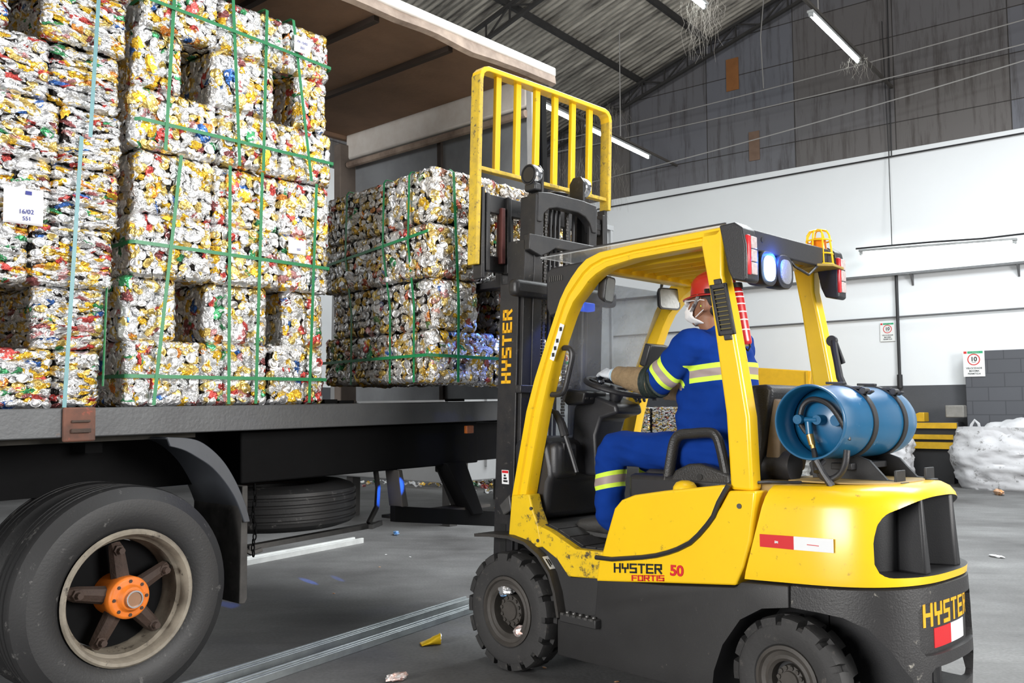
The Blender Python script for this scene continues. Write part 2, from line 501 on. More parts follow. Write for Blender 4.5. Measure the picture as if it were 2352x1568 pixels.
# corrugated roof sheets (waves run down the slope), one mesh per slope
def m_roof():
    m = pbr('fibre_cement_sheet', (.17, .155, .135), .85)
    n, l = nt(m); b = n['Principled BSDF']; tc = n.new('ShaderNodeTexCoord')
    mp = n.new('ShaderNodeMapping'); mp.inputs['Scale'].default_value = (.35, 2.6, 1)
    l.new(tc.outputs['Object'], mp.inputs['Vector'])
    tx = n.new('ShaderNodeTexNoise'); tx.inputs['Scale'].default_value = 1.5; tx.inputs['Detail'].default_value = 10; tx.inputs['Roughness'].default_value = .68
    l.new(mp.outputs['Vector'], tx.inputs['Vector'])
    rp = n.new('ShaderNodeValToRGB'); rp.color_ramp.elements[0].position = .34; rp.color_ramp.elements[1].position = .62
    rp.color_ramp.elements[0].color = (.12, .11, .098, 1); rp.color_ramp.elements[1].color = (.56, .525, .46, 1)
    l.new(tx.outputs['Fac'], rp.inputs['Fac']); l.new(rp.outputs['Color'], b.inputs['Base Color'])
    return m
M_roof = m_roof()
def sheet(name, u0, u1):
    per, amp = .178, .032
    vmax = 40.
    nv = int(vmax / per * 6)
    mb = MB(); vs = []; fs = []
    for i in range(nv + 1):
        v = -.4 + (vmax + .4) * i / nv
        dz = amp * math.sin(2 * math.pi * v / per)
        for u in (u0, u1):
            z = roof_z(u) if u >= RIDGE else roof_z(RIDGE) - .311 * (RIDGE - u)
            vs.append((u, v, z + dz))
    for i in range(nv): fs.append((2 * i, 2 * i + 1, 2 * i + 3, 2 * i + 2))
    mb.add(vs, fs)
    o = in_wall(mb.build(name, M_roof, smooth=60))
    q = o.modifiers.new('t', 'SOLIDIFY'); q.thickness = .008
    return tag(o, kind='structure')
sheet('ceiling', EAVE + .8, RIDGE)
sheet('ceiling_far_slope', RIDGE, RIDGE * 2 + 2)
M_truss = pbr('sooty_steel', (.035, .033, .032), .75, noise=.5, nscale=5)
k = 0
for u in (12.9, 10.9, 8.9, 6.9, 4.9, 2.9, .9, -1.1, -3.1, -5.1):                 # purlins
    k += 1
    tag(in_wall(MB().box((u, 19.6, roof_z(u) - .11), (.09, 39, .15)).build('trim_%d' % k, M_truss)), kind='structure')
def truss(v):
    global k
    k += 1
    mb = MB()
    a, b = EAVE, RIDGE
    for off in (.22, .62):
        mb.bar((a, v, roof_z(a) - off), (b, v, roof_z(b) - off), .09, .07)
    n = 30
    for i in range(n):
        u0 = a + (b - a) * i / n; u1 = a + (b - a) * (i + 1) / n
        mb.bar((u0, v, roof_z(u0) - .22), (u0, v, roof_z(u0) - .62), .035, .035, up=(0, 1, 0))
        if i % 2: mb.bar((u0, v, roof_z(u0) - .22), (u1, v, roof_z(u1) - .62), .035, .035, up=(0, 1, 0))
        else: mb.bar((u0, v, roof_z(u0) - .62), (u1, v, roof_z(u1) - .22), .035, .035, up=(0, 1, 0))
    tag(in_wall(mb.build('trim_%d' % k, M_truss)), kind='structure')
for v in (.35, 6.2, 12.4, 18.6): truss(v)
# posts and shelves on the end wall
M_conduit = pbr('grey_conduit', (.13, .13, .135), .6, noise=.4, nscale=9)
M_conduit_dk = pbr('black_conduit', (.02, .02, .022), .6)
def wall_thing(o, label, cat, group=None):
    return tag(in_wall(o), label, cat, group)
mb = MB(); mb.box((4.0, .16, 4.62), (14.0, .07, .05)); mb.box((4.0, .08, 4.64), (14, .10, .02))
r_ = empty('cable_tray', WF.o, wall_rot); tag(r_, 'thin grey cable tray on brackets running along the white end wall', 'cable tray')
mb.build('tray', M_conduit, r_)
for u in (10.3, 8.2, 6.2, 4.25, 2.1, -.0):
    b_ = MB(); b_.prism([(.02, 4.35), (.02, 4.6), (.2, 4.6)], u - .02, u + .02, 'u'); b_.build('bracket', M_conduit, r_)
wall_thing(MB().tube([(11.5, .06, 3.61), (-2, .06, 3.68)], .022, 6).build('conduit_pipe', M_conduit), 'thin grey horizontal conduit on the white wall below the cable tray', 'pipe')
wall_thing(MB().tube([(2.44, .07, 4.6), (2.44, .07, 2.2)], .035, 8).tube([(2.44, .07, 2.35), (2.44, .07, 2.05)], .06, 8).build('conduit_pipe', M_conduit_dk), 'black vertical conduit dropping from the cable tray', 'pipe')
pts = [(13, .05, 7.26), (10.2, .05, 7.30), (7, .05, 7.33), (4, .05, 7.36), (1, .05, 7.38), (-2, .05, 7.4)]
wall_thing(MB().tube(pts, .02, 5).build('wall_cable', M_conduit_dk), 'black sagging cable along the top of the white wall under the boarding', 'cable')
M_cable = pbr('dusty_cable', (.33, .32, .31), .8)
for (za, zb, sag, lab) in ((9.27, 9.6, .10, 'topmost of the three dusty cables strung across the grey boarding'),
                           (8.95, 9.08, .12, 'middle of the three dusty cables strung across the grey boarding'),
                           (7.82, 8.85, .14, 'lowest of the three dusty cables strung across the grey boarding')):
    P = [(11.5 - 13.5 * t, .9, za + (zb - za) * t - .02 - sag * 4 * t * (1 - t)) for t in [i / 14 for i in range(15)]]
    wall_thing(MB().tube(P, .014, 5).build('overhead_cable', M_cable), lab, 'cable')
wall_thing(MB().tube([(2.42, .06, 11.2), (2.44, .06, 9), (2.45, .06, 7.35)], .013, 5).build('wall_cable', M_conduit_dk), 'dark vertical cable down the grey boarding right of the hanging tube light', 'cable')
wall_thing(MB().tube([(2.55, .10, 10.6), (2.50, .10, 7.4), (2.46, .25, 5.27)], .010, 5).build('wall_cable', M_conduit_dk), 'thin cord running down the white wall to the wall tube light', 'cable')
wall_thing(MB().tube([(10.0, .06, 8.6), (10.02, .06, 7.28)], .012, 5).build('wall_cable', M_conduit_dk), 'short dark cable down the boarding left of the overhead guard', 'cable')
M_wood = pbr('orange_brown_board', (.30, .12, .035), .8, noise=.5, nscale=3)
wall_thing(MB().box((6.3, .04, 10.25), (.34, .02, .85)).build('patch_board', M_wood), 'narrow orange-brown board patched into the grey boarding near the roof', 'board')
wall_thing(MB().box((5.75, .04, 8.25), (.28, .02, .75)).build('patch_board', pbr('brown_board', (.19, .12, .085), .85, noise=.5, nscale=3)), 'brown board patched into the lowest row of grey boarding', 'board')
# tube lights
M_tube = pbr('lit_tube', (1, 1, 1), .5, emit=(.88, 1.0, .985), estr=22.)
M_fixture = pbr('light_fixture_enamel', (.34, .35, .35), .5, noise=.6, nscale=5, dark=(.10, .10, .10))
def tube_light(a, b, w, label, drop=.03):
    """a, b ends in end-wall coordinates"""
    r = empty('tube_light', WF.o, wall_rot); tag(r, label, 'light', 'fluorescent tube lights')
    A, B = Vector(a), Vector(b); t = (B - A).normalized()
    mb = MB(); mb.bar(A - t * .05, B + t * .05, w, .05); mb.build('housing', M_fixture, r, bevel=.008)
    mb = MB(); mb.tube([A + Vector((0, 0, -.06)), B + Vector((0, 0, -.06))], .034, 10); mb.build('tube', M_tube, r)
    for p in (A, B):
        MB().box(p + Vector((0, 0, -.055)), (.07, .07, .07)).build('end_cap', M_fixture, r)
    return r
tube_light((2.4, 2.55, 8.87), (2.4, 5.3, 8.87), .12, 'bright tube light hanging at upper right in front of the grey boarding')
tube_light((7.93, 1.6, 8.05), (7.86, 4.5, 8.05), .12, 'bright tube light beside the right post of the yellow load backrest')
tube_light((7.80, 5.3, 8.05), (7.74, 8.1, 8.05), .12, 'bright tube light seen between the bars of the yellow load backrest')
tube_light((3.6, 7.25, 8.65), (3.6, 10.0, 8.65), .14, 'bright tube light at the top edge of the photo hung with cobwebs')
tube_light((3.08, .42, 5.19), (.0, .42, 5.08), .13, 'tube light hung low along the white end wall at the right')
wall_thing(MB().tube([(3.2, .44, 5.25), (2.4, .43, 5.235), (1.6, .45, 5.21), (.6, .43, 5.165), (-.3, .44, 5.17)], .022, 5).build('wall_cable', M_conduit_dk), 'dark cable lying along the top of the low wall tube light', 'cable')
M_bar = pbr('rusty_hanger_bar', (.07, .062, .055), .8)
wall_thing(MB().bar((2.4, 0.02, 9.0), (2.4, 10.0, 9.0), .06, .06).build('light_rail', M_bar), 'dark rail carrying the hanging tube light at upper right', 'rail')
wall_thing(MB().bar((7.95, 0.02, 8.13), (7.72, 9.0, 8.13), .05, .05).build('light_rail', M_bar), 'dark rail carrying the tube lights behind the load backrest', 'rail')
def hanger(u, v, z0, lab, dx=0.):
    wall_thing(MB().tube([(u, v, roof_z(u) - .2), (u + dx, v, (z0 + roof_z(u)) / 2), (u + dx * .6, v, z0)], .013, 5).build('hanging_wire', M_cable), lab, 'wire')
hanger(5.05, .9, 9.35, 'grey wire hanging from the roof onto the top cable', .12)
hanger(2.4, 4.9, 9.0, 'wire carrying the outer end of the hanging tube light')
hanger(7.9, 3.0, 8.1, 'wire carrying the tube light beside the load backrest')
# cobwebs: dusty threads nobody could count
M_web = pbr('dusty_cobweb', (.30, .27, .24), .9, alpha=.45)
def cobweb(c, spread, drop, n, lab, seed):
    rd = random.Random(seed); mb = MB()
    for i in range(n):
        a = Vector((c[0] + rd.uniform(-spread, spread), c[1] + rd.uniform(-spread, spread), c[2] + rd.uniform(-.05, .05)))
        b = a + Vector((rd.uniform(-.4, .4) * spread, rd.uniform(-.4, .4) * spread, -drop * rd.uniform(.25, 1)))
        P = []
        for j in range(6):
            t = j / 5
            P.append(a.lerp(b, t) + Vector((rd.uniform(-.05, .05), rd.uniform(-.05, .05), rd.uniform(-.04, .04))))
        mb.tube(P, [.003, .0035, .003, .0026, .002, .0012], 4)
    wall_thing(mb.build('cobweb', M_web, smooth=80), lab, 'cobweb'); 
    o = COL.objects[-1]; tag(o, kind='stuff')
cobweb((3.6, 7.3, 8.62), .32, 1.1, 60, 'tangle of dusty cobweb under the tube light at the top edge', 5)
cobweb((9.4, 1.6, 9.5), .6, 1.3, 90, 'dusty cobweb threads hanging below the roof truss above the load backrest', 6)
cobweb((9.9, 1.3, 8.2), .75, 1.4, 170, 'dense cobweb behind the bars of the load backrest', 7)
cobweb((2.4, 2.6, 8.78), .25, .5, 26, 'small cobweb at the lower end of the hanging tube light', 8)
# signs
M_sign = pbr('sign_white', (.80, .81, .80), .5)
M_sgreen = pbr('sign_green', (.03, .36, .17), .5)
M_sred = pbr('sign_red', (.62, .03, .03), .5)
M_sblack = pbr('sign_black', (.02, .02, .02), .5)
def speed_sign(u, z, v, s, label):
    r = empty('speed_sign', WF.w(u, v, z), wall_rot); tag(r, label, 'sign', 'speed limit signs')
    # the board faces into the hall (+v); text runs towards -u
    f = lambda x, y, q: (-x * s, .012 + q, y * s)
    MB().box((0, .006, 0), (.42 * s, .012, .56 * s)).build('board', M_sign, r)
    m = MB(); m.box((-.03 * s, .013, .245 * s), (.30 * s, .003, .05 * s)); m.build('green_band', M_sgreen, r)
    m = MB(); m.box((.165 * s, .013, .245 * s), (.06 * s, .003, .05 * s)); m.build('red_mark', M_sred, r)
    m = MB(); m.lathe([(.105 * s, .0), (.125 * s, .0), (.125 * s, .003), (.105 * s, .003)], (0, .013, .09 * s), 'y', 36, True); m.build('ring', M_sred, r)
    for txt, size, yy, bo in (('10', .13, .055, .004), ('km/h', .035, .02, .0), ('SEGURAN\u00c7A', .036, .232, .0)):
        mm = font_mesh(txt, size, bo); place(mm, lambda x, y, q: f(x, y + yy, q + .001))
        mm.build('lettering', M_sign if yy > .2 else M_sblack, r, smooth=None)
    for txt, yy in (('VELOCIDADE', -.115), ('M\u00c1XIMA', -.175), ('PERMITIDA', -.235)):
        mm = font_mesh(txt, .052, .001); place(mm, lambda x, y, q: f(x, y + yy, q + .001))
        mm.build('lettering', M_sblack, r, smooth=None)
speed_sign(.87, 2.53, .33, .98, 'speed limit sign reading 10 on the dark grey block wall')
speed_sign(2.68, 3.33, .02, .76, 'speed limit sign reading 10 on the white wall beside the black conduit')
# things standing at the far end of the hall
M_bag = pbr('white_woven_bag', (.56, .56, .58), .8, noise=.25, nscale=3, dark=(.30, .29, .29), dirt=(.16, .155, .15), dscale=5, damt=.43, bump=.8, bscale=9)
M_bagdirt = pbr('soiled_woven_bag', (.70, .70, .71), .8, noise=.8, nscale=2.6, dark=(.16, .15, .15), bump=.8, bscale=7)
def big_bag(c, sx, sy, sz, label, seed, mat, rot=0):
    rd = random.Random(seed); mb = MB(); mb.box((0, 0, .5), (1, 1, 1))
    me = mb.mesh('big_bag'); bm = bmesh.new(); bm.from_mesh(me)
    bmesh.ops.subdivide_edges(bm, edges=bm.edges, cuts=26, use_grid_fill=True)
    for vv in bm.verts:
        x, y, z = vv.co.x * 2, vv.co.y * 2, vv.co.z
        e = 3.2; rr = (abs(x) ** e + abs(y) ** e) ** (1 / e); mx = max(abs(x), abs(y)); q = (mx / rr) if rr > 1e-6 else 1
        x *= q; y *= q
        bulge = .80 + .22 * math.sin(math.pi * min(1, z * .8 + .14))
        top = 1 - .22 * (x * x + y * y) * (1 if z > .9 else 0)
        p = Vector((x * bulge * sx / 2, y * bulge * sy / 2, z * sz * top))
        nz = mnoise.noise(Vector((p.x * 2.2, p.y * 2.2, p.z * 4 + seed))) * .09 + mnoise.noise(Vector((p.x * 5, p.y * 5, p.z * 19 + seed))) * .06
        d = Vector((x, y, .35 if z > .9 else 0)); d = d.normalized() if d.length > 0 else Vector((0, 0, 1))
        p += d * nz * min(1, z * 6)
        vv.co = p
    bm.to_mesh(me); bm.free()
    r = empty('bulk_bag', (c[0], c[1], 0), rot); tag(r, label, 'bag')
    o = link_mesh('sack', me, mat, r); shade(me, 80)
    for a, b in ((-.30, -.30), (.32, -.2)):
        m = MB(); h = sz * .86
        m.tube([(a * sx, b * sy, h - .05), (a * sx + .03, b * sy, h + .10), (a * sx + .10, b * sy, h + .17), (a * sx + .16, b * sy, h + .08), (a * sx + .2, b * sy, h - .05)], (.03), 6)
        m.build('lifting_loop', mat, r)
    return r
p = WF.w(-.05, 1.25, 0)
big_bag(p, 2.3, 1.5, 1.36, 'large slumped white bulk bag standing by the grey block wall', 3, M_bag, wall_rot)
p = WF.w(2.35, 1.5, 0)
big_bag(p, .95, .95, 1.15, 'narrow white bulk bag behind the blue gas cylinder', 9, M_bag, wall_rot)
M_litbag = pbr('clear_plastic_sack', (.42, .42, .40), .35, noise=.7, nscale=7, dark=(.07, .065, .06), bump=.7, bscale=8)
p = WF.w(4.1, 3.6, 0)
big_bag(p, 1.5, 1.0, .95, 'heap-like grey plastic sack seen under the blue gas cylinder', 12, M_litbag, wall_rot)
# yellow hopper far behind the seat
r_ = empty('tipping_hopper', WF.w(4.55, 1.5, 0), wall_rot); tag(r_, 'orange-yellow tipping hopper standing far behind the driver seat', 'hopper')
MB().prism([(-.62, .9), (-.80, 2.40), (1.0, 2.56), (.9, .9)], -.5, .5).build('body', pbr('hopper_yellow', (.72, .40, .01), .5, noise=.2), r_, bevel=.02)
MB().box((-.71, .52, 1.9), (.05, .04, 1.0)).build('rib', pbr('hopper_yellow', YEL, .5), r_)
MB().box((-.5, 0, .45), (.12, .9, .9)).build('leg', M_truss, r_); MB().box((.7, 0, .45), (.12, .9, .9)).build('leg', M_truss, r_)
# yellow and black machine beside the bag
r_ = empty('baling_machine', WF.w(1.72, .45, 0), wall_rot); tag(r_, 'black and yellow machine standing between the two white bulk bags', 'machine')
M_mYel = pbr('machine_yellow', (.62, .36, .01), .5, noise=.4, nscale=6)
MB().box((.05, 0, 1.0), (1.25, .5, .6)).build('body', M_black, r_, bevel=.02)
MB().box((.1, .27, .98), (1.15, .06, .10)).box((.1, .27, .80), (1.15, .06, .14)).box((.05, .27, 1.22), (1.2, .06, .12)).build('rail', M_mYel, r_)
MB().prism([(.65, 1.3), (.2, 1.5), (.1, 1.5), (.1, 1.3)], -.2, .2).build('cover', M_mYel, r_, bevel=.01)
MB().box((-.5, .05, 1.52), (.36, .3, .26)).build('motor_box', pbr('dull_metal_box', (.25, .24, .22), .6, noise=.5, nscale=6), r_, bevel=.02)
MB().box((.1, 0, .35), (1.1, .45, .7)).build('base', M_black, r_)
# grey truck body parked behind the load
Mcont = pbr('grey_box_body', (.24, .245, .25), .6, noise=.35, nscale=1.2, dark=(.13, .13, .13))
r_ = empty('box_body', (1.78, 14.2, 0), math.atan2(.754, .657)); tag(r_, 'plain grey box body standing behind the raised load, left of the white wall', 'container')
b0 = r_.location; MB().box((-1.9, 1.4, 2.55), (3.8, 2.4, 3.94)).build('shell', Mcont, r_, bevel=.02)
m = MB()
for i in range(6): m.box((-.06 - i * .74, .18, 2.62), (.05, .05, 3.7))
m.box((-1.9, .18, 4.49), (3.8, .06, .08)).build('frame_rib', Mcont, r_)
for x, y in ((-.3, .4), (-.3, 2.4), (-3.5, .4), (-3.5, 2.4)): MB().box((x, y, .30), (.14, .14, .60)).build('leg', M_truss, r_)
# ================================================================ the lorry
truck = empty('flatbed_truck', TK.o, TK.ang, -TILT)
tag(truck, 'open-sided lorry with a worn steel deck loaded with bales of crushed cans', 'truck')
M_deck = pbr('worn_deck_steel', (.085, .088, .092), .48, metal=.25, noise=.6, nscale=3, dark=(.045, .045, .05), dirt=(.13, .07, .045), dscale=7, damt=.37, bump=.15, bscale=50)
M_decktop = pbr('deck_boards', (.10, .08, .06), .8, noise=.6, nscale=5)
M_chassis = pbr('near_black_chassis', (.0055, .0055, .006), .8, spec=.12, noise=.4, nscale=6)  # near-black base colour with slight random mottling
M_greyfl = pbr('grey_fender_plastic', (.060, .066, .078), .5, noise=.5, nscale=5, dark=(.035, .038, .045))
M_flap = pbr('dirty_mud_flap', (.070, .066, .062), .75, noise=.8, nscale=9, dark=(.015, .014, .014), dirt=(.17, .155, .14), dscale=10, damt=.36)
M_panel = pbr('headboard_sheet', (.34, .36, .385), .5, metal=.3, noise=.55, nscale=1.7, dark=(.10, .105, .11), dirt=(.05, .05, .05), dscale=2.6, damt=.31)
M_roofin = pbr('stained_roof_lining', (.30, .185, .12), .85, noise=.55, nscale=2.2, dark=(.14, .09, .062), bump=.3, bscale=30)
M_rail = pbr('weathered_white_rail', (.72, .69, .65), .55, noise=.35, nscale=6, dark=(.42, .33, .26), dirt=(.16, .09, .06), dscale=5, damt=.31)
M_valance = pbr('weathered_roof_edging', (.46, .36, .29), .7, noise=.8, nscale=4, dark=(.10, .065, .05))
U0, U1 = -7.5, 3.36
DT, DB = 1.505, 1.362
m = MB(); m.prism([(0, DB), (0, DT), (.10, DT), (.10, DT - .02), (.03, DT - .02), (.03, DB + .02), (.08, DB + .02), (.08, DB)], U0, U1, 'u')
side = m.build('side_rail', M_deck, truck, bevel=.006)
MB().box(((U0 + U1) / 2, 1.2, DT - .03), (U1 - U0, 2.3, .05)).build('deck', M_decktop, truck)
m = MB(); m.prism([(2.4, DB), (2.4, DT), (2.30, DT), (2.30, DB)], U0, U1, 'u'); m.build('side_rail', M_deck, truck, bevel=.006)
# rusty stake pocket welded to the rail
pk = MB().box((-.272, -.012, 1.425), (.15, .03, .165)).build('stake_pocket', pbr('rust_red_steel', (.17, .07, .045), .75, noise=.7, nscale=12, dark=(.05, .035, .03), dirt=(.36, .08, .05), dscale=9, damt=.42), truck, bevel=.008)
MB().box((-.272, -.032, 1.44), (.085, .02, .012)).box((-.272, -.034, 1.395), (.09, .025, .02)).build('lug', M_rust, pk, bevel=.003)
MB().box((2.48, .02, 1.305), (.07, .03, .055)).build('side_reflector', pbr('orange_reflector', (.42, .11, .02), .4, noise=.5, nscale=30), truck, bevel=.004)
# chassis
MB().box((-2.4, .55, 1.20), (10.2, .09, .32)).build('chassis_frame', M_chassis, truck)
MB().box((-2.4, 1.75, 1.20), (10.2, .09, .32)).build('chassis_frame', M_chassis, truck)
m = MB()
for i in range(13): m.box((-6.6 + i * .82, 1.2, 1.31), (.09, 1.7, .09))
m.build('cross_member', M_chassis, truck)
MB().box((1.72, .34, 1.20), (2.0, .36, .30)).build('tool_box', M_chassis, truck, bevel=.01)
MB().box((-.2, .34, 1.345), (1.3, .3, .03)).build('packing_board', pbr('worn_board', (.07, .065, .055), .8, noise=.7), truck)
MB().box((3.1, .7, 1.20), (.7, 1.0, .28)).build('tank_box', M_chassis, truck)

def truck_wheel(u, v0, parent, name, face=1):
    """dual-tyre truck wheel, outer sidewall at v=v0; axis along v"""
    w = empty(name, (u, v0, .55)); w.parent = parent
    Rr, W = .555, .275
    prof = [(.335, .03), (.36, .012), (.43, -.004), (.49, .003), (.525, .03), (.548, .045), (.555, .07)]
    for g in (.105, .155, .205): prof += [(.555, g - .012), (.545, g - .008), (.545, g + .004), (.555, g + .008)]
    prof += [(.555, W - .05), (.53, W - .01), (.45, W), (.36, W - .01), (.335, W - .03)]
    MB().lathe(prof, (0, 0, 0), 'y', 72, True).build('tyre', M_tyre_truck, w, smooth=25)
    rp = [(.340, .010), (.330, -.002), (.315, .0), (.305, .02), (.30, .06), (.285, .075), (.282, .16), (.275, .17), (.275, .25), (.34, .26), (.345, .24)]
    MB().lathe(rp, (0, 0, 0), 'y', 64, cap=False).build('rim', M_rim_truck, w, smooth=35)
    MB().lathe([(.0, .20), (.27, .20), (.27, .26), (0, .26)], (0, 0, 0), 'y', 40).build('brake_drum', M_chassis, w)
    sp = MB()
    for k in range(5):
        a = 2 * math.pi * (k + .35) / 5
        c, s_ = math.cos(a), math.sin(a)
        sp.tube([(c * .05, .09, s_ * .05), (c * .15, .095, s_ * .15), (c * .235, .10, s_ * .235), (c * .262, .115, s_ * .262)], [(.045, .05), (.040, .045), (.036, .04), (.03, .03)], 8)
        sp.lathe([(.0, -.03), (.016, -.03), (.016, .04), (0, .04)], (c * .235, .06, s_ * .235), 'y', 8)
        sp.lathe([(.0, -.008), (.028, -.008), (.028, .02), (0, .02)], (c * .235, .068, s_ * .235), 'y', 6)
    sp.build('spoke', M_rust, w, smooth=40)
    hb = MB().lathe([(.0, .20), (.105, .20), (.105, .012), (.095, .002), (.068, .0), (.062, -.015), (.055, -.03), (.0, -.03)], (0, 0, 0), 'y', 40).build('hub', M_orange, w, bevel=.004)
    nn = MB()
    for k in range(8):
        a = 2 * math.pi * k / 8; nn.lathe([(0, -.006), (.009, -.006), (.009, .004), (0, .004)], (.083 * math.cos(a), .002, .083 * math.sin(a)), 'y', 6)
    nn.build('hub_bolt', M_rust, w)
    MB().lathe([(.0, -.043), (.037, -.043), (.043, -.043), (.043, -.025), (0, -.025)], (0, 0, 0), 'y', 28).build('hub_cap', pbr('brown_hub_cap', (.30, .16, .09), .4, metal=.3), w)
    MB().lathe([(.036, -.040), (.036, -.050), (.043, -.050), (.043, -.040)], (0, 0, 0), 'y', 28, True).build('cap_ring', M_chrome, w)
    # inner twin tyre
    MB().lathe([(r, h + .33) for r, h in prof], (0, 0, 0), 'y', 60, True).build('inner_tyre', M_tyre_truck, w, smooth=25)
    return w
truck_wheel(0.0, 0.0, truck, 'wheel')
MB().tube([(0, .1, .55), (0, 2.3, .55)], .09, 12).build('axle', M_chassis, truck)
# mudguard and flap behind/in front of the wheel
def smooth2(P, k=5):
    Q = []
    for i in range(len(P) - 1):
        a, b, c, d = (Vector(P[max(i - 1, 0)]), Vector(P[i]), Vector(P[i + 1]), Vector(P[min(i + 2, len(P) - 1)]))
        for j in range(k):
            t = j / k; q = .5 * (2 * b + (c - a) * t + (2 * a - 5 * b + 4 * c - d) * t * t + (3 * b - a - 3 * c + d) * t ** 3); Q.append((q.x, q.y))
    return Q + [tuple(P[-1])]
outer = smooth2([(.190, 1.345), (.33, 1.330), (.42, 1.29), (.52, 1.20), (.60, 1.08), (.66, .95), (.69, .85)])
inner = smooth2([(.655, .85), (.60, .98), (.53, 1.085), (.45, 1.17), (.37, 1.225), (.29, 1.27), (.21, 1.295)])
m = MB()
ring = []
def fend(pts, v0, v1, th):
    a = []
    for i, (u, z) in enumerate(pts):
        p0 = pts[max(0, i - 1)]; p1 = pts[min(len(pts) - 1, i + 1)]
        t = Vector((p1[0] - p0[0], p1[1] - p0[1])).normalized(); nrm = Vector((t.y, -t.x)) * -1
        a.append((u, z, nrm))
    vs = []; fs = []
    for u, z, nn in a:
        vs += [(u, v0, z), (u, v1, z), (u - nn.x * th, v1, z - nn.y * th), (u - nn.x * th, v0, z - nn.y * th)]
    for i in range(len(a) - 1):
        for j in range(4):
            fs.append((4 * i + j, 4 * i + (j + 1) % 4, 4 * i + 4 + (j + 1) % 4, 4 * i + 4 + j))
    fs += [(3, 2, 1, 0), tuple(4 * (len(a) - 1) + j for j in range(4))]
    return vs, fs
m.add(*fend(outer, .02, .56, .012))
m.prism(outer + inner, .015, .03)
m.build('mudguard', M_greyfl, truck, bevel=.003)
MB().prism([(.69, .86), (.69, 1.05), (.655, 1.05), (.64, .40), (.675, .395), (.69, .42)], .04, .56).build('mud_flap', M_flap, truck, bevel=.004)
# spare wheel slung flat under the frame
sp = empty('spare_wheel', (1.28, .62, .86)); sp.parent = truck
prof = [(.28, -.10), (.33, -.135), (.42, -.14), (.48, -.12), (.505, -.10)]
for g in (-.07, -.025, .025, .07): prof += [(.51, g - .012), (.50, g - .008), (.50, g + .004), (.51, g + .01)]
prof += [(.505, .10), (.48, .12), (.42, .14), (.33, .135), (.28, .10)]
MB().lathe(prof, (0, 0, 0), 'z', 72, True).build('tyre', M_tyre_truck, sp, smooth=25)
MB().lathe([(.29, -.11), (.28, -.08), (.28, .08), (.29, .11)], (0, 0, 0), 'z', 48, True).build('rim', M_rust, sp)
m = MB()
m.tube([(1.845, .30, 1.06), (1.85, .28, .93), (1.83, .27, .80), (1.76, .27, .70)], [(.035, .02)] * 4, 6)
m.tube([(.78, .30, .80), (.80, .28, .66), (.86, .28, .63), (.93, .28, .64)], [(.03, .016)] * 4, 6)
m.bar((.85, .30, .655), (1.85, .30, .68), .06, .03); m.bar((1.70, .18, .69), (1.82, .22, .70), .03, .03)
m.build('spare_carrier', M_grey_steel, truck)
ch = MB()
for i in range(13):
    z = 1.02 - i * .032; c = (.835 + .008 * math.sin(i), .20, z)
    P = [(c[0] + (.010 if i % 2 else 0) * math.cos(a), c[1] + (0 if i % 2 else .010) * math.cos(a), z + .021 * math.sin(a)) for a in [2 * math.pi * q / 10 for q in range(10)]]
    ch.tube(P, .0045, 5, closed=True)
ch.build('chain', M_chassis, truck)
# side guard and landing bracket ahead of the spare wheel
Mgd = pbr('brown_grey_guard', (.085, .077, .070), .65, noise=.4, nscale=6)
MB().prism([(1.88, .705), (1.88, .81), (2.95, .66), (2.95, .55)], .14, .19).build('side_guard', M_chassis, truck)
MB().box((2.4, .26, .72), (.9, .20, .02)).build('guard_shelf', Mgd, truck)
MB().prism([(2.35, 1.07), (2.55, 1.07), (2.74, .67), (2.62, .67)], .12, .26).build('landing_leg', M_chassis, truck, bevel=.01)
MB().prism([(2.50, 1.06), (2.64, 1.06), (2.78, .685), (2.70, .685)], .27, .42).build('leg_bracket', Mgd, truck, bevel=.01)
MB().box((2.62, .34, 1.03), (.20, .16, .10)).build('bracket_plate', Mgd, truck, bevel=.01)
MB().prism([(1.895, 1.05), (1.93, 1.05), (1.985, .80), (1.93, .80)], .12, .26).build('leg_bracket', Mgd, truck, bevel=.006)
# headboard
hb = empty('headboard', (3.30, 0, 0)); hb.parent = truck
m = MB(); m.box((.02, 1.2, 2.75), (.03, 2.3, 2.46))
m.build('panel', M_panel, hb)
MB().box((-.01, 1.116, 2.75), (.03, .045, 2.46)).build('joint_strip', pbr('rusty_strip', (.06, .045, .038), .7, noise=.5), hb)
MB().box((-.03, 1.2, 3.985), (.10, 2.3, .25)).build('top_beam', M_rail, hb, bevel=.02)
MB().tube([(-.09, .05, 3.80), (-.09, 2.3, 3.80)], .032, 10).build('cross_tube', M_valance, hb)
MB().box((-.08, 2.36, 2.75), (.20, .10, 2.5)).build('corner_post', pbr('brown_post', (.16, .13, .11), .7, noise=.6, nscale=5), hb, bevel=.01)
MB().box((-.05, .03, 2.75), (.05, .06, 2.5)).build('corner_post', pbr('pale_post', (.52, .53, .54), .55, noise=.4, nscale=5), hb, bevel=.006)
MB().box((.03, -.02, 2.75), (.06, .04, 2.5)).build('corner_post', M_chassis, hb)
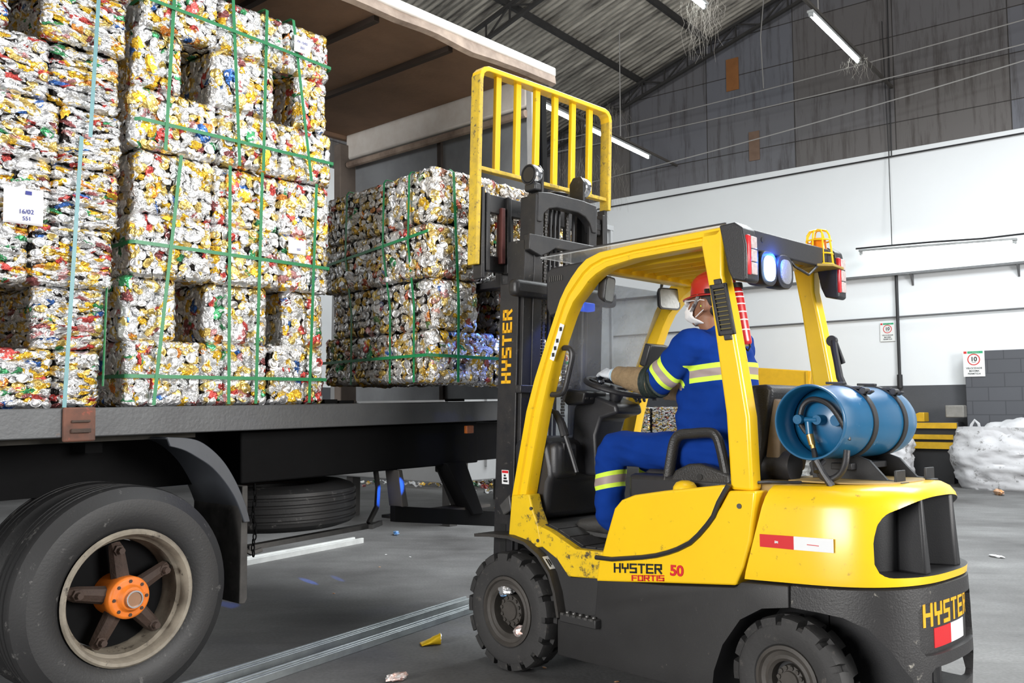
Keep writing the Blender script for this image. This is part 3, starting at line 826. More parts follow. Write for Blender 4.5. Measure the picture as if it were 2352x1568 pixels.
# roof
rf = empty('roof', (0, 0, 0)); rf.parent = truck
MB().box(((U0 + 3.42) / 2, 1.2, 4.125), (3.42 - U0, 2.36, .05)).build('lining', M_roofin, rf)
for i, u in enumerate((2.36, 1.66, .96, .26, -.44, -1.14)):
    MB().box((u, 1.2, 4.085), (.045, 2.3, .05)).build('roof_bow', pbr('dark_bow', (.045, .03, .022), .7), rf)
MB().box(((U0 + 3.46) / 2, -.03, 4.175), (3.46 - U0, .08, .075)).build('roof_rail', M_rail, rf, bevel=.012)
vs = []; fs = []
n = 90; rd = random.Random(4)
for i in range(n + 1):
    u = U0 + (3.45 - U0) * i / n
    dz = .012 * mnoise.noise(Vector((u * 1.7, 0, 0))) + (.022 * max(0, 1 - abs(u - 2.45) / .3)) * -1
    dv = .012 * mnoise.noise(Vector((u * 3.1, 4, 0)))
    vs += [(u, -.062 + dv, 4.145), (u, -.072 + dv, 4.075 + dz), (u, -.03 + dv, 4.060 + dz), (u, .0, 4.145)]
for i in range(n):
    for j in range(4): fs.append((4 * i + j, 4 * i + (j + 1) % 4, 4 * i + 4 + (j + 1) % 4, 4 * i + 4 + j))
fs += [(3, 2, 1, 0), tuple(4 * n + j for j in range(4))]
MB().add(vs, fs).build('edge_trim', M_valance, rf, smooth=50)
MB().box(((U0 + 3.42) / 2, 2.38, 4.12), (3.42 - U0, .06, .12)).build('roof_rail', M_roofin, rf, bevel=.01)
# a few loose ratchets lying on the deck edge
m = MB(); m.box((2.62, .3, DT + .012), (.14, .07, .02)); m.box((1.36, .18, DT + .015), (.10, .05, .025)); m.box((1.52, .22, DT + .010), (.12, .04, .02))
m.build('deck_lashing', M_chassis, truck)
# ================================================================ bales of crushed cans
PAL = [((.84, .84, .85), .40), ((.72, .72, .74), .17), ((.88, .88, .86), .06), ((.86, .52, .05), .15), ((.76, .56, .18), .13), ((.62, .09, .08), .055),
       ((.32, .11, .11), .03), ((.07, .33, .14), .03), ((.05, .14, .42), .018), ((.80, .30, .07), .015), ((.66, .33, .33), .022)]
_pc = np.array([c for c, w in PAL]); _pw = np.array([w for c, w in PAL]); _pw = _pw / _pw.sum()
def lid_template(n=12):
    rings = [(.0, .00), (.55, .02), (.70, -.02), (.78, -.16), (.88, .16), (1.0, .12), (1.06, -.45)]
    vs = []; fs = []
    for i, (r, z) in enumerate(rings):
        if i == 0: vs.append((0, 0, z)); continue
        for k in range(n):
            a = 2 * math.pi * k / n; vs.append((r * math.cos(a), r * math.sin(a), z))
    for k in range(n): fs.append((0, 1 + k, 1 + (k + 1) % n, 1 + (k + 1) % n))
    for i in range(len(rings) - 2):
        for k in range(n):
            k2 = (k + 1) % n
            fs.append((1 + i * n + k, 1 + (i + 1) * n + k, 1 + (i + 1) * n + k2, 1 + i * n + k2))
    return np.array(vs), fs
LID_V, LID_F = lid_template()
NX, NY = 7, 6
_gx, _gy = np.meshgrid(np.linspace(-1, 1, NX), np.linspace(-1, 1, NY))
CR_U = np.stack([_gx.ravel(), _gy.ravel()], 1)
CR_F = [(j * NX + i, j * NX + i + 1, (j + 1) * NX + i + 1, (j + 1) * NX + i) for j in range(NY - 1) for i in range(NX - 1)]
# square -> rounded outline
_x, _y = CR_U[:, 0], CR_U[:, 1]
CR_U2 = np.stack([_x * np.sqrt(1 - _y ** 2 * .36), _y * np.sqrt(1 - _x ** 2 * .36)], 1)

def bale_mesh(w, d, h, faces, seed, style='end', dens=1.0, tint=0.):
    """a brick of crushed cans: dark packed core with every visible face tiled by
    flattened can ends and crumpled can walls. origin at bottom centre; x width, y depth"""
    rg = np.random.default_rng(seed)
    V = []; Fq = []; Ft = []; C = []; off = 0; SM = []
    # core, near-black so the gaps between cans carry painted shade
    cw, cd, chh = w / 2 - .012, d / 2 - .012, h / 2 - .011
    cv = np.array([(x * cw, y * cd, h / 2 + z * chh) for x in (-1, 1) for y in (-1, 1) for z in (-1, 1)])
    V.append(cv); C.append(np.tile((.03, .026, .024, 1.), (8, 1)))
    Fq += [(0, 1, 3, 2), (4, 6, 7, 5), (0, 4, 5, 1), (2, 3, 7, 6), (0, 2, 6, 4), (1, 5, 7, 3)]; SM += [False] * 6
    off = 8
    specs = {'F': ((0, -d / 2, h / 2), (1, 0, 0), (0, 0, 1), w, h), 'K': ((0, d / 2, h / 2), (-1, 0, 0), (0, 0, 1), w, h),
             'L': ((-w / 2, 0, h / 2), (0, -1, 0), (0, 0, 1), d, h), 'R': ((w / 2, 0, h / 2), (0, 1, 0), (0, 0, 1), d, h),
             'T': ((0, 0, h), (1, 0, 0), (0, 1, 0), w, d), 'B': ((0, 0, 0), (1, 0, 0), (0, -1, 0), w, d)}
    for fc in faces:
        c0, ex, ey, W, Hh = specs[fc]
        c0 = np.array(c0); ex = np.array(ex, float); ey = np.array(ey, float); en = np.cross(ex, ey)
        if fc == 'L': ex = np.array((0, -1., 0)); en = np.array((-1., 0, 0))
        sty = style if fc in 'FKLR' else 'end'
        sx, sy = (.043, .040) if sty == 'end' else (.056, .024)
        if fc in 'TBK': sx, sy = sx * 1.25, sy * 1.25
        sx /= dens; sy /= dens
        nx, ny = max(2, int(round(W / sx))), max(2, int(round(Hh / sy)))
        for j in range(ny):
            for i in range(nx):
                px = ((i + .5 + (.5 if j % 2 else 0) * (.9 if sty != 'end' else .5)) / nx - .5) * W + rg.normal(0, .008)
                py = ((j + .5) / ny - .5) * Hh + rg.normal(0, .006)
                px = np.clip(px, -W / 2 + .018, W / 2 - .018); py = np.clip(py, -Hh / 2 + .014, Hh / 2 - .014)
                col = _pc[rg.choice(len(_pc), p=_pw)] * rg.uniform(.82, 1.0)
                if tint: col = col * (1 - tint) + np.array((.36, .26, .13)) * tint  # brown grime, and shade on the raised load put into its colour
                lid = rg.random() < (.42 if sty == 'end' else .20)
                big = False
                if lid:
                    r = rg.uniform(.025, .032)
                    v = LID_V.copy()
                    v[:, 0] *= r; v[:, 1] *= r * (rg.uniform(.62, 1.) if sty == 'end' else rg.uniform(.45, .8)); v[:, 2] *= r * .55
                    v[:, 2] += .006 * np.sin(v[:, 0] * 90 + rg.uniform(0, 6)) * np.cos(v[:, 1] * 80 + rg.uniform(0, 6))
                    tilt = rg.normal(0, .13, 2)
                    if rg.random() < .78: col = (np.array((.84, .84, .85)) if rg.random() < .66 else np.array((.80, .58, .18))) * rg.uniform(.85, 1)
                    F = LID_F; col2 = col
                    cc = np.tile(col, (len(v), 1))
                else:
                    if sty == 'end': a, b = rg.uniform(.025, .050), rg.uniform(.017, .031)
                    else: a, b = rg.uniform(.032, .066), rg.uniform(.010, .018)
                    big = sty == 'end' and rg.random() < .10      # a can wall pressed out flat
                    if big: a, b = rg.uniform(.045, .062), rg.uniform(.030, .042); col = _pc[rg.choice(len(_pc), p=np.where(np.arange(len(_pc)) < 3, .5, 1.4) * _pw / (np.where(np.arange(len(_pc)) < 3, .5, 1.4) * _pw).sum())]
                    v = np.zeros((len(CR_U2), 3)); v[:, :2] = CR_U2 * (a, b)
                    v[:, :2] += rg.normal(0, .0032, (len(v), 2))
                    q = 0
                    for _ in range(3):
                        th = rg.uniform(0, 6.28); fr = rg.uniform(60, 210)
                        q = q + np.abs(np.sin((v[:, 0] * math.cos(th) + v[:, 1] * math.sin(th)) * fr + rg.uniform(0, 6))) * rg.uniform(.001, .0042)
                    rr = np.maximum(np.abs(CR_U[:, 0]), np.abs(CR_U[:, 1]))
                    v[:, 2] = q - .006 - .008 * (rr > .95) + .002 * (1 - rr) + (.006 if big else 0)
                    tilt = rg.normal(0, .15, 2) if sty == 'end' else np.array((rg.normal(0, .12), rg.normal(.1, .38)))
                    F = CR_F
                    cc = np.tile(col, (len(v), 1))
                    if rg.random() < .45:      # printed band or bare metal end
                        o2 = _pc[rg.choice(len(_pc), p=_pw)]
                        msk = (CR_U @ np.array((math.cos(q0 := rg.uniform(0, 6.28)), math.sin(q0)))) > rg.uniform(-.2, .6)
                        cc[msk] = o2
                th = rg.uniform(0, 6.28) if sty == 'end' else rg.normal(0, .22)
                ct, st = math.cos(th), math.sin(th)
                x, y = v[:, 0] * ct - v[:, 1] * st, v[:, 0] * st + v[:, 1] * ct
                z = v[:, 2] + x * tilt[0] * .6 + y * tilt[1] + rg.normal(0, .0032)
                x += px; y += py
                edge = np.maximum(np.abs(x) - W / 2, 0) + np.maximum(np.abs(y) - Hh / 2, 0)
                x = np.clip(x, -W / 2 - .006, W / 2 + .006); y = np.clip(y, -Hh / 2 - .005, Hh / 2 + .005)
                z = z - edge * .9 - .020 * np.clip((np.abs(x) - W / 2 + .022) / .022, 0, 1) ** 2 - .020 * np.clip((np.abs(y) - Hh / 2 + .02) / .02, 0, 1) ** 2
                cc = np.concatenate([cc, np.full((len(cc), 1), .12 if lid else (.55 if big else 1.))], 1)
                P = c0 + np.outer(x, ex) + np.outer(y, ey) + np.outer(z, en)
                V.append(P); C.append(cc)
                Fq += [tuple(k + off for k in f) for f in F]; SM += [lid] * len(F)
                off += len(v)
    V = np.concatenate(V); C = np.concatenate(C)
    me = bpy.data.meshes.new('can_bale')
    nf = len(Fq)
    FA = [tuple(dict.fromkeys(f)) for f in Fq]
    me.from_pydata(V.tolist(), [], FA)
    at = me.attributes.new('can_color', 'FLOAT_COLOR', 'POINT')
    at.data.foreach_set('color', C.astype(np.float32).ravel())
    me.polygons.foreach_set('use_smooth', np.array(SM, dtype=bool))
    me.materials.append(M_can)
    me.update()
    return me
BALE_N = 0
def bale(fr, u, v, z, w, d, h, faces, label, group, style='end', rz=0., tilt=0., dens=1., tint=0.):
    """u = centre along the frame, v = centre depth, z = bottom"""
    global BALE_N
    BALE_N += 1
    me = bale_mesh(w, d, h, faces, 100 + BALE_N, style, dens, tint)
    o = bpy.data.objects.new('can_bale', me); COL.objects.link(o)
    o.location = fr.w(u, v, z); o.rotation_euler = (0, -tilt, fr.ang + rz)
    tag(o, label, 'bale', group)
    return o
ORD = ['bottom', 'second', 'third', 'fourth', 'fifth', 'sixth', 'seventh']
COLN = {0: 'left', 1: 'middle', 2: 'right'}
rdb = random.Random(11)
def bed(u): return 1.508 + TILT * u
# --- tall double stack in the middle of the bed ------------------------------------------------
SU = -.045                      # left end of the stack along the bed
GB = 'can bales of the tall double stack'
hs = [.345, .335, .335, .335]
def stack_mid():
    z = 0.0
    lay = [(.0, 'full', .345, [.418, .43, .395], .06), (.345, 'pock', .335, None, .075), (.68, 'full', .332, [.46, .432, .36], .035), (1.012, 'full', .335, [.45, .438, .372], .05),
           (1.362, 'full', .325, [.50, .41, .385], .05), (1.687, 'pock2', .325, None, .04), (2.012, 'full', .305, [.45, .44, .33], .03)]
    for i, (z0, kind, h, ws, v0) in enumerate(lay):
        zz = lambda u: bed(u) + z0
        if kind == 'full':
            u = SU - (.03 if i in (4,) else 0)
            for k, w in enumerate(ws):
                fc = 'FT' + ('L' if k == 0 else '') + ('R' if k == 2 else '') + ('B' if i in (2, 4, 6) else '')
                uc = u + w / 2
                bale(TK, uc, v0 + .31 + rdb.uniform(-.008, .008), zz(uc), w - .006, .62, h - .004, fc,
                     'bale of crushed cans, %s layer, %s column of the tall stack' % (ORD[i], COLN[k]), GB, tilt=TILT, rz=rdb.uniform(-.012, .012))
                u += w
            # the row behind shows only on the left side
            bale(TK, SU + .2, v0 + .62 + .31, zz(SU), .40, .60, h - .006, 'L', 'inner bale behind the left column, %s layer of the tall stack' % ORD[i], GB, tilt=TILT)
        else:
            spots = [(-.02, .295), (.455, .385), (.955, .285)] if kind == 'pock' else [(-.02, .265), (.43, .40), (.99, .22)]
            for k, (u0, w) in enumerate(spots):
                uc = SU + u0 + w / 2
                bale(TK, uc, v0 + .55, zz(uc), w, 1.10, h - .005, 'FLR',
                     'bale set on end beside fork pocket, %s layer, %s column of tall stack' % (ORD[i], COLN[k]), GB, tilt=TILT, rz=rdb.uniform(-.01, .01))
            bale(TK, SU + .62, v0 + 1.32, zz(.6), 1.22, .40, h - .01, 'F', 'dark inner bale closing the fork pockets in %s layer of tall stack' % ORD[i], GB, tilt=TILT)
stack_mid()
# --- nearest stack at the left edge --------------------------------------------------------------
GN = 'can bales of the nearest stack'
def stack_near():
    lay = [(.0, 'full', .28, [.22, .40, .40], .05, -.185), (.28, 'pock', .31, None, .06, -.165), (.59, 'full', .30, [.40, .56], .04, -.14),
           (.89, 'full', .30, [.33, .34, .36], .05, -.115), (1.19, 'full', .30, [.30, .62], .04, -.12), (1.495, 'full', .30, [.34, .40, .36], .05, -.135), (1.80, 'pock', .30, None, .03, -.12), (2.10, 'full', .45, [.40, .36, .44], .02, -.105)]
    names = ORD + ['topmost']
    for i, (z0, kind, h, ws, v0, ur) in enumerate(lay):
        if kind == 'full':
            u = ur
            for k, w in enumerate(ws):
                uc = u - w / 2
                bale(TK, uc, v0 + .31, bed(uc) + z0, w - .006, .62, h - .004, 'FT' + ('R' if k == 0 else '') + ('B' if i in (2, 7) else ''),
                     'bale of flattened cans, %s layer of nearest stack, %s from its right end' % (names[i], ('first', 'second', 'third')[k]), GN, style='layer', tilt=TILT, rz=rdb.uniform(-.01, .01))
                u -= w
        else:
            spots = [(.0, .33), (.50, .36)] if i < 4 else [(.0, .40), (.56, .36)]
            for k, (u0, w) in enumerate(spots):
                uc = ur - u0 - w / 2
                bale(TK, uc, v0 + .5, bed(uc) + z0, w, 1.0, h - .005, 'FLR',
                     'flattened can bale beside fork pocket, %s layer of nearest stack, %s from right' % (names[i], ('first', 'second')[k]), GN, style='layer', tilt=TILT)
            bale(TK, ur - .5, v0 + 1.2, bed(-.7) + z0, 1.0, .36, h - .01, 'F', 'dark inner bale closing the fork pocket in %s layer of nearest stack' % names[i], GN, tilt=TILT)
stack_near()
# --- load raised on the forks --------------------------------------------------------------------
GL_ = 'can bales of the raised load'
LU, LV, LZ = .62, .09, 1.672       # rear left lower corner in forklift coordinates
def load():
    # the load leans back a little with the mast: du per dz
    lean = .03
    lay = [(0, 'full', .335), (.335, 'pock', .325), (.665, 'full', .345), (1.01, 'full', .355)]
    nm = ['bottom', 'second', 'third', 'top']
    for i, (z0, kind, h) in enumerate(lay):
        ush = lambda: LU - lean * z0 + (rdb.uniform(-.01, .01))
        if kind == 'full':
            ws = ([.54, .50, .52], [.5, .53, .53], [.55, .5, .5])[i % 3]
            ds = ([.45, .42, .40], [.44, .40, .42], [.46, .43, .38])[i % 3]
            v = LV + (0, .0, .045, .03)[i]
            for k, w in enumerate(ws):
                u = ush()
                for q, dd in enumerate(ds):
                    if k > 0 and q > 0 and i != 3: break
                    if k > 1 and q > 0: break
                    fc = ('L' if q == 0 else '') + ('K' if k == 0 else '') + ('T' if i == 3 else '') + ('B' if i in (0, 2) else '') + ('F' if k == 2 and q == 0 else '') + ('R' if q == 2 else '')
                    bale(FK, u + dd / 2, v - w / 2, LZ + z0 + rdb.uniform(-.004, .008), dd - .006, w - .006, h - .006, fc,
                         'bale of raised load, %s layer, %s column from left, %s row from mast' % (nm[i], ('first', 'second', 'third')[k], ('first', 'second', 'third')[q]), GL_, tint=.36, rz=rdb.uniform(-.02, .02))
                    u += dd
                v -= w
        else:
            for k, (v0, w, u0, dd) in enumerate([(.0, .36, 0, .62), (.0, .36, .62, .58), (-.60, .36, 0, .75), (-1.19, .35, 0, .75)]):
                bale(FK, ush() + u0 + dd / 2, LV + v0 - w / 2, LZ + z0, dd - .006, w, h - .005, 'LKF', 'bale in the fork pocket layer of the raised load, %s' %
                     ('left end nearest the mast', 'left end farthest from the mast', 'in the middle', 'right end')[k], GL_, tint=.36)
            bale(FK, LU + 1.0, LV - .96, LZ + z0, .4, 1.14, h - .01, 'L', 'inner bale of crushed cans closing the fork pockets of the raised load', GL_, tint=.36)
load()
# --- straps --------------------------------------------------------------------------------------
M_strap = pbr('green_strap', (.012, .22, .075), .35, noise=.3, nscale=14)
M_strapb = pbr('teal_strap', (.13, .33, .36), .4, noise=.3, nscale=14)
def strap(fr, pts, wdir, label, group, mat=None, w=.019, th=.0025):
    """ribbon through pts (frame coordinates); wdir is the width direction in the frame"""
    mb = MB(); P = [fr.w(*p) for p in pts]
    wd_ = fr.F * wdir[0] + fr.L * wdir[1] + Vector((0, 0, wdir[2]))
    n = len(P); vs = []; fs = []
    for i in range(n):
        a, b = P[max(i - 1, 0)], P[min(i + 1, n - 1)]
        t = (b - a).normalized(); nn = t.cross(wd_).normalized() * (th / 2); w2 = wd_.normalized() * (w / 2)
        vs += [P[i] - w2 - nn, P[i] + w2 - nn, P[i] + w2 + nn, P[i] - w2 + nn]
    for i in range(n - 1):
        for j in range(4): fs.append((4 * i + j, 4 * i + (j + 1) % 4, 4 * i + 4 + (j + 1) % 4, 4 * i + 4 + j))
    fs += [(3, 2, 1, 0), tuple(4 * (n - 1) + j for j in range(4))]
    mb.add(vs, fs)
    o = mb.build('packing_strap', mat or M_strap, None, smooth=None)
    return tag(o, label, 'strap', group)
GS = 'straps around the can bales'
def vstrap(u0, u1, z0, z1, v, lab, mat=None, back=1.0, top=True):
    P = [(u0 + (u1 - u0) * t, v, z0 + (z1 - z0) * t) for t in (0, .25, .5, .75, 1)]
    if top: P += [(u1, v + .02, z1 + .012), (u1, v + back, z1 + .012)]
    strap(TK, P, (1, 0, 0), lab, GS, mat)
for (ub, ut, k) in ((.085, .195, 'left'), (.52, .49, 'left middle'), (.692, .70, 'right middle'), (1.06, 1.085, 'right')):
    vstrap(ub, ut, bed(ub) + .005, bed(ut) + 1.352, .018, 'green vertical strap on the lower half of the tall stack, %s one' % k, top=False)
for (ub, ut, k) in ((.10, .125, 'left'), (.545, .475, 'left middle'), (.70, .70, 'right middle'), (1.04, .885, 'right')):
    vstrap(ub, ut, bed(ub) + 1.36, bed(ut) + 2.33, .008, 'green vertical strap on the upper half of the tall stack, %s one' % k)
def hstrap(zl, zr, lab, v=.022, ue=1.2):
    strap(TK, [(SU - .012, 1.0, bed(0) + zl), (SU - .012, v + .03, bed(0) + zl), (SU + .004, v, bed(0) + zl), (.6, v - .004, bed(.6) + (zl + zr) / 2), (ue - .012, v, bed(1.2) + zr), (ue + .001, v + .03, bed(1.2) + zr), (ue + .001, 1.0, bed(1.2) + zr)], (0, 0, 1), lab, GS)
hstrap(.155, .145, 'green horizontal strap round the bottom layer of the tall stack')
hstrap(.85, .835, 'green horizontal strap round the third layer of the tall stack', ue=1.207)
hstrap(1.50, 1.50, 'green horizontal strap round the fifth layer of the tall stack', .012, 1.217)
hstrap(2.15, 2.10, 'green horizontal strap round the top layer of the tall stack', -.002, 1.175)
vstrap(-.365, -.335, bed(-.36), bed(-.34) + 1.34, .012, 'teal vertical strap on the lower half of the nearest stack', M_strapb, top=False)
vstrap(-.30, -.275, bed(-.30) + 1.34, bed(-.28) + 2.58, -.005, 'teal vertical strap on the upper half of the nearest stack', M_strapb)
strap(TK, [(-.172, .04, bed(0) + .10), (-.168, .045, bed(0) + .62)], (0, 1, 0), 'short green strap at the right edge of the nearest stack', GS)
# load straps: two round the waist, uprights on both visible sides
def ring_strap(z, zl, lab):
    strap(FK, [(LU - .012, -1.45, LZ + z), (LU - .014, LV - .03, LZ + z), (LU, LV + .052, LZ + z), (LU + .6, LV + .056, LZ + (z + zl) / 2), (LU + 1.26, LV + .052, LZ + zl)], (0, 0, 1), lab, GS)
ring_strap(.95, .865, 'green horizontal strap round the third layer of the raised load')
ring_strap(.165, .16, 'green horizontal strap round the bottom layer of the raised load')
def ustrap(u, ut, lab):
    strap(FK, [(u, LV + .016, LZ - .002), (u, LV + .02, LZ + .5), (ut, LV + .058, LZ + .9), (ut, LV + .052, LZ + 1.345), (ut, LV + .035, LZ + 1.370), (ut, -1.3, LZ + 1.370)], (1, 0, 0), lab, GS)
ustrap(LU + .90, LU + .93, 'green upright strap on the left side of the raised load, farthest from the mast')
ustrap(LU + .44, LU + .48, 'green upright strap on the left side of the raised load, second from the corner')
ustrap(LU + .18, LU + .20, 'green upright strap on the left side of the raised load, nearest the corner')
strap(FK, [(LU - .016, -.10, LZ), (LU - .03, -.09, LZ + .5), (LU - .055, -.02, LZ + 1.345), (LU - .02, -.02, LZ + 1.370)], (0, 1, 0), 'green upright strap on the mast side of the raised load', GS)
# paper tags
M_paper = pbr('white_tag_paper', (.84, .84, .86), .7, bump=.3, bscale=9)
M_ink = pbr('blue_pen_ink', (.02, .03, .25), .6)
def tag_paper(u, v, z, w, h, lines, label, ink=True, logo=False, seed=0):
    r = empty('paper_tag', TK.w(u, v, z), TK.ang, -TILT); tag(r, label, 'paper tag', 'paper tags on the can bales')
    rd = random.Random(seed); n = 8; vs = []; fs = []
    for j in range(n + 1):
        for i in range(n + 1):
            x, y = (i / n - .5) * w, (j / n - .5) * h
            vs.append((x, -.004 + .003 * mnoise.noise(Vector((x * 14, y * 14, seed))), y))
    for j in range(n):
        for i in range(n): a = j * (n + 1) + i; fs.append((a, a + 1, a + n + 2, a + n + 1))
    o = MB().add(vs, fs).build('sheet', M_paper, r, smooth=60); q = o.modifiers.new('t', 'SOLIDIFY'); q.thickness = .0006
    for txt, size, x, y, rot in lines:
        mm = font_mesh(txt, size, .0002, .0003)
        place(mm, lambda a, b, c: (x + a * math.cos(rot) - b * math.sin(rot), -.0085 - c, y + a * math.sin(rot) + b * math.cos(rot)))
        mm.build('handwriting', M_ink, r, smooth=None)
    if logo: MB().box((.02, -.0085, h * .38), (.028, .0006, .018)).build('stamp', M_ink, r, smooth=None)
tag_paper(-.585, .022, bed(-.6) + .95, .175, .172, [('16/02', .030, .012, -.035, .05), ('551', .026, .015, -.066, .05)], 'large white paper tag with blue handwriting on the nearest stack', logo=True, seed=2)
tag_paper(.935, -.012, bed(.9) + 2.18, .115, .10, [('FA 15/02', .020, 0, .008, -.03), ('331', .022, 0, -.026, -.03)], 'small white paper tag on the right column at the top of the tall stack', seed=4)
tag_paper(.945, .012, bed(.9) + .94, .125, .085, [('552', .018, .01, -.02, .1)], 'small white paper tag on the third layer of the tall stack', seed=6)
# ================================================================ the forklift
fork = empty('forklift', FK.o, FK.ang)
tag(fork, 'yellow and black counterbalance forklift with its mast raised', 'forklift')
CV = -.565
def mir(v): return 2 * CV - v
# ---- wheels
def fork_wheel(name, u, v0, r, wd, rim_r, nl, seg=56):
    w = empty(name, (u, v0, r)); w.parent = fork
    s_ = 1 if v0 > CV else -1            # outer side direction
    prof = [(rim_r + .004, .03), (rim_r + .02, .012), (r * .78, .0), (r * .86, .006), (r * .905, .02), (r * .915, .05), (r * .915, wd - .05), (r * .9, wd - .02), (r * .8, wd), (rim_r + .02, wd), (rim_r, wd - .02)]
    m = MB(); m.lathe([(a, -h * s_) for a, h in prof], (0, 0, 0), 'y', seg, True)
    for side in (0, 1):
        for k in range(nl):
            a0 = 2 * math.pi * (k + .5 * side) / nl; da = 2 * math.pi / nl * .36
            ri, ro = r * .86, r
            y0, y1, y2 = (.004, .03, wd * .56) if side == 0 else (wd - .004, wd - .03, wd * .44)
            vs = []
            for a in (a0 - da, a0 - da * .3, a0 + da * .3, a0 + da):
                c, q = math.cos(a), math.sin(a)
                sk = .10 * 2 * math.pi / nl
                c2, q2 = math.cos(a + sk), math.sin(a + sk)
                vs += [(ri * c, -y0 * s_, ri * q), (ro * .975 * c, -(y0 + (y1 - y0) * .25) * s_, ro * .975 * q), (ro * c, -y1 * s_, ro * q), (ro * c2, -y2 * s_, ro * q2), (ri * c2, -y2 * s_, ri * q2)]
            fs = []
            for i in range(3):
                for j in range(4): fs.append((5 * i + j, 5 * i + j + 1, 5 * i + 6 + j, 5 * i + 5 + j))
            fs += [(0, 1, 2, 3, 4), (19, 18, 17, 16, 15)]
            m.add(vs, fs)
    m.build('tyre', M_rubber, w, smooth=28)
    rr = rim_r
    rp = [(rr + .012, .022), (rr + .012, .012), (rr - .004, .008), (rr - .012, .02), (rr - .03, .026), (rr - .045, .022), (rr - .058, .034), (rr - .062, .10), (rr - .05, .11), (0, .115)]
    MB().lathe([(max(a, 0), -h * s_) for a, h in rp], (0, 0, 0), 'y', 48, cap=False).build('rim', M_rim, w, smooth=30)
    h = MB(); hr = rr * .46
    h.lathe([(0, -.036 * s_), (hr * .62, -.036 * s_), (hr * .66, -.046 * s_), (hr, -.05 * s_), (hr * 1.05, -.075 * s_), (hr * 1.02, -.115 * s_)], (0, 0, 0), 'y', 32)
    for k in range(12):
        a = 2 * math.pi * (k + .3) / 12
        h.lathe([(0, -.040 * s_), (.0105, -.040 * s_), (.0115, -.056 * s_), (0, -.056 * s_)], (hr * .86 * math.cos(a), 0, hr * .86 * math.sin(a)), 'y', 6)
    h.build('hub', M_rim, w, smooth=30)
    return w
fork_wheel('front_wheel', .06, 0., .335, .19, .185, 17)
fork_wheel('front_wheel', .06, -1.13, .335, .19, .185, 17)
rw = fork_wheel('rear_wheel', -1.655, -.085, .285, .16, .145, 15)
rw.rotation_euler = (0, 0, R(-4))
fork_wheel('rear_wheel', -1.655, -1.045, .285, .16, .145, 15)
# ---- lower body
ARCH = [(-1.285, .10), (-1.308, .272), (-1.358, .40), (-1.454, .53), (-1.567, .597), (-1.707, .623), (-1.839, .620), (-1.936, .612), (-2.03, .575), (-2.10, .491), (-2.155, .38), (-2.18, .25), (-2.18, .10)]
def arch_cutter(v0, v1):
    return MB().prism(ARCH, v0, v1).build('cutter', M_black, None)
fr = MB().prism([(-.592, .60), (-.577, .47), (-.57, .41), (-.298, .345), (-.297, .15), (-1.003, .151), (-1.40, .17), (-1.70, .19), (-1.70, .715), (-1.46, .70), (-1.43, .672), (-1.03, .628)], -.058, mir(-.058))
fo = fr.build('frame', M_frame, fork)
bv = fo.modifiers.new('bevel', 'BEVEL'); bv.width = .012; bv.segments = 2; bv.limit_method = 'ANGLE'; bake(fo)
boolean(fo, arch_cutter(.1, -.42)); boolean(fo, arch_cutter(-.72, -1.3)); shade(fo.data, 30)
def plan(t, ins):
    n = 2.8; a = .505 - ins; cs, sn = math.cos(t), math.sin(t)
    return (-1.72 - (.50 - ins) * abs(sn) ** (2 / n), CV + a * math.copysign(abs(cs) ** (2 / n), cs))
def outline(ins, uf, n=40, z=0.):
    P = [(uf, CV + .505 - ins, z)]
    P += [(*plan(math.pi * i / n, ins), z) for i in range(n + 1)]
    P += [(uf, CV - .505 + ins, z)]
    return P
def zed(ring, zf):   # give each point its own height
    return [(u, v, zf(u)) for u, v, z in ring]
low = MB(); rings = []
for zz, ins in ((.16, .05), (.19, .012), (.40, .0), (.60, .004)): rings.append(outline(ins, -1.706, z=zz))
rings.append(zed(outline(.010, -1.706), lambda u: .700 + max(0, -1.467 - u) * .055))
rings.append(zed(outline(.030, -1.706), lambda u: .710 + max(0, -1.467 - u) * .055))
cb = low.loft(rings).build('counterweight_base', M_cwblack, fork)
boolean(cb, arch_cutter(.1, -.42)); boolean(cb, arch_cutter(-.72, -1.3))
# tow-pin slot and recessed name plate in the rear
def rear_cut(t0, t1, zlo, zhi, depth, mat, n=14, off=.06, ins=0.):
    m = MB(); o_ = []; i_ = []
    for i in range(n + 1):
        t = t0 + (t1 - t0) * i / n
        f = i / n
        lo, hi = zlo(f), zhi(f)
        a = plan(t, ins - off); b = plan(t, ins + depth)
        o_.append(((*a, lo), (*a, hi))); i_.append(((*b, lo), (*b, hi)))
    vs = []; fs = []
    for (a0, a1), (b0, b1) in zip(o_, i_): vs += [a0, a1, b1, b0]
    for i in range(n):
        for j in range(4): fs.append((4 * i + j, 4 * i + (j + 1) % 4, 4 * i + 4 + (j + 1) % 4, 4 * i + 4 + j))
    fs += [(3, 2, 1, 0), tuple(4 * n + j for j in range(4))]
    return m.add(vs, fs).build('cutter', mat, None)
rnd = lambda lo, r, w_: (lambda f: lo + r * (1 - math.sqrt(max(0, 1 - (1 - min(1, min(f, 1 - f) / w_)) ** 2))))
boolean(cb, rear_cut(R(62), R(118), rnd(.46, .03, .12), lambda f: .675 - (rnd(0, .03, .12)(f)), .028, M_cwblack, ins=.0))
boolean(cb, rear_cut(R(70), R(110), rnd(.30, .02, .12), lambda f: .41 - (rnd(0, .02, .12)(f)), .13, M_cwblack))
shade(cb.data, 32)
MB().tube([(-2.13, CV + .02, .29), (-2.13, CV + .02, .42)], .022, 10).build('tow_pin', M_black, fork)
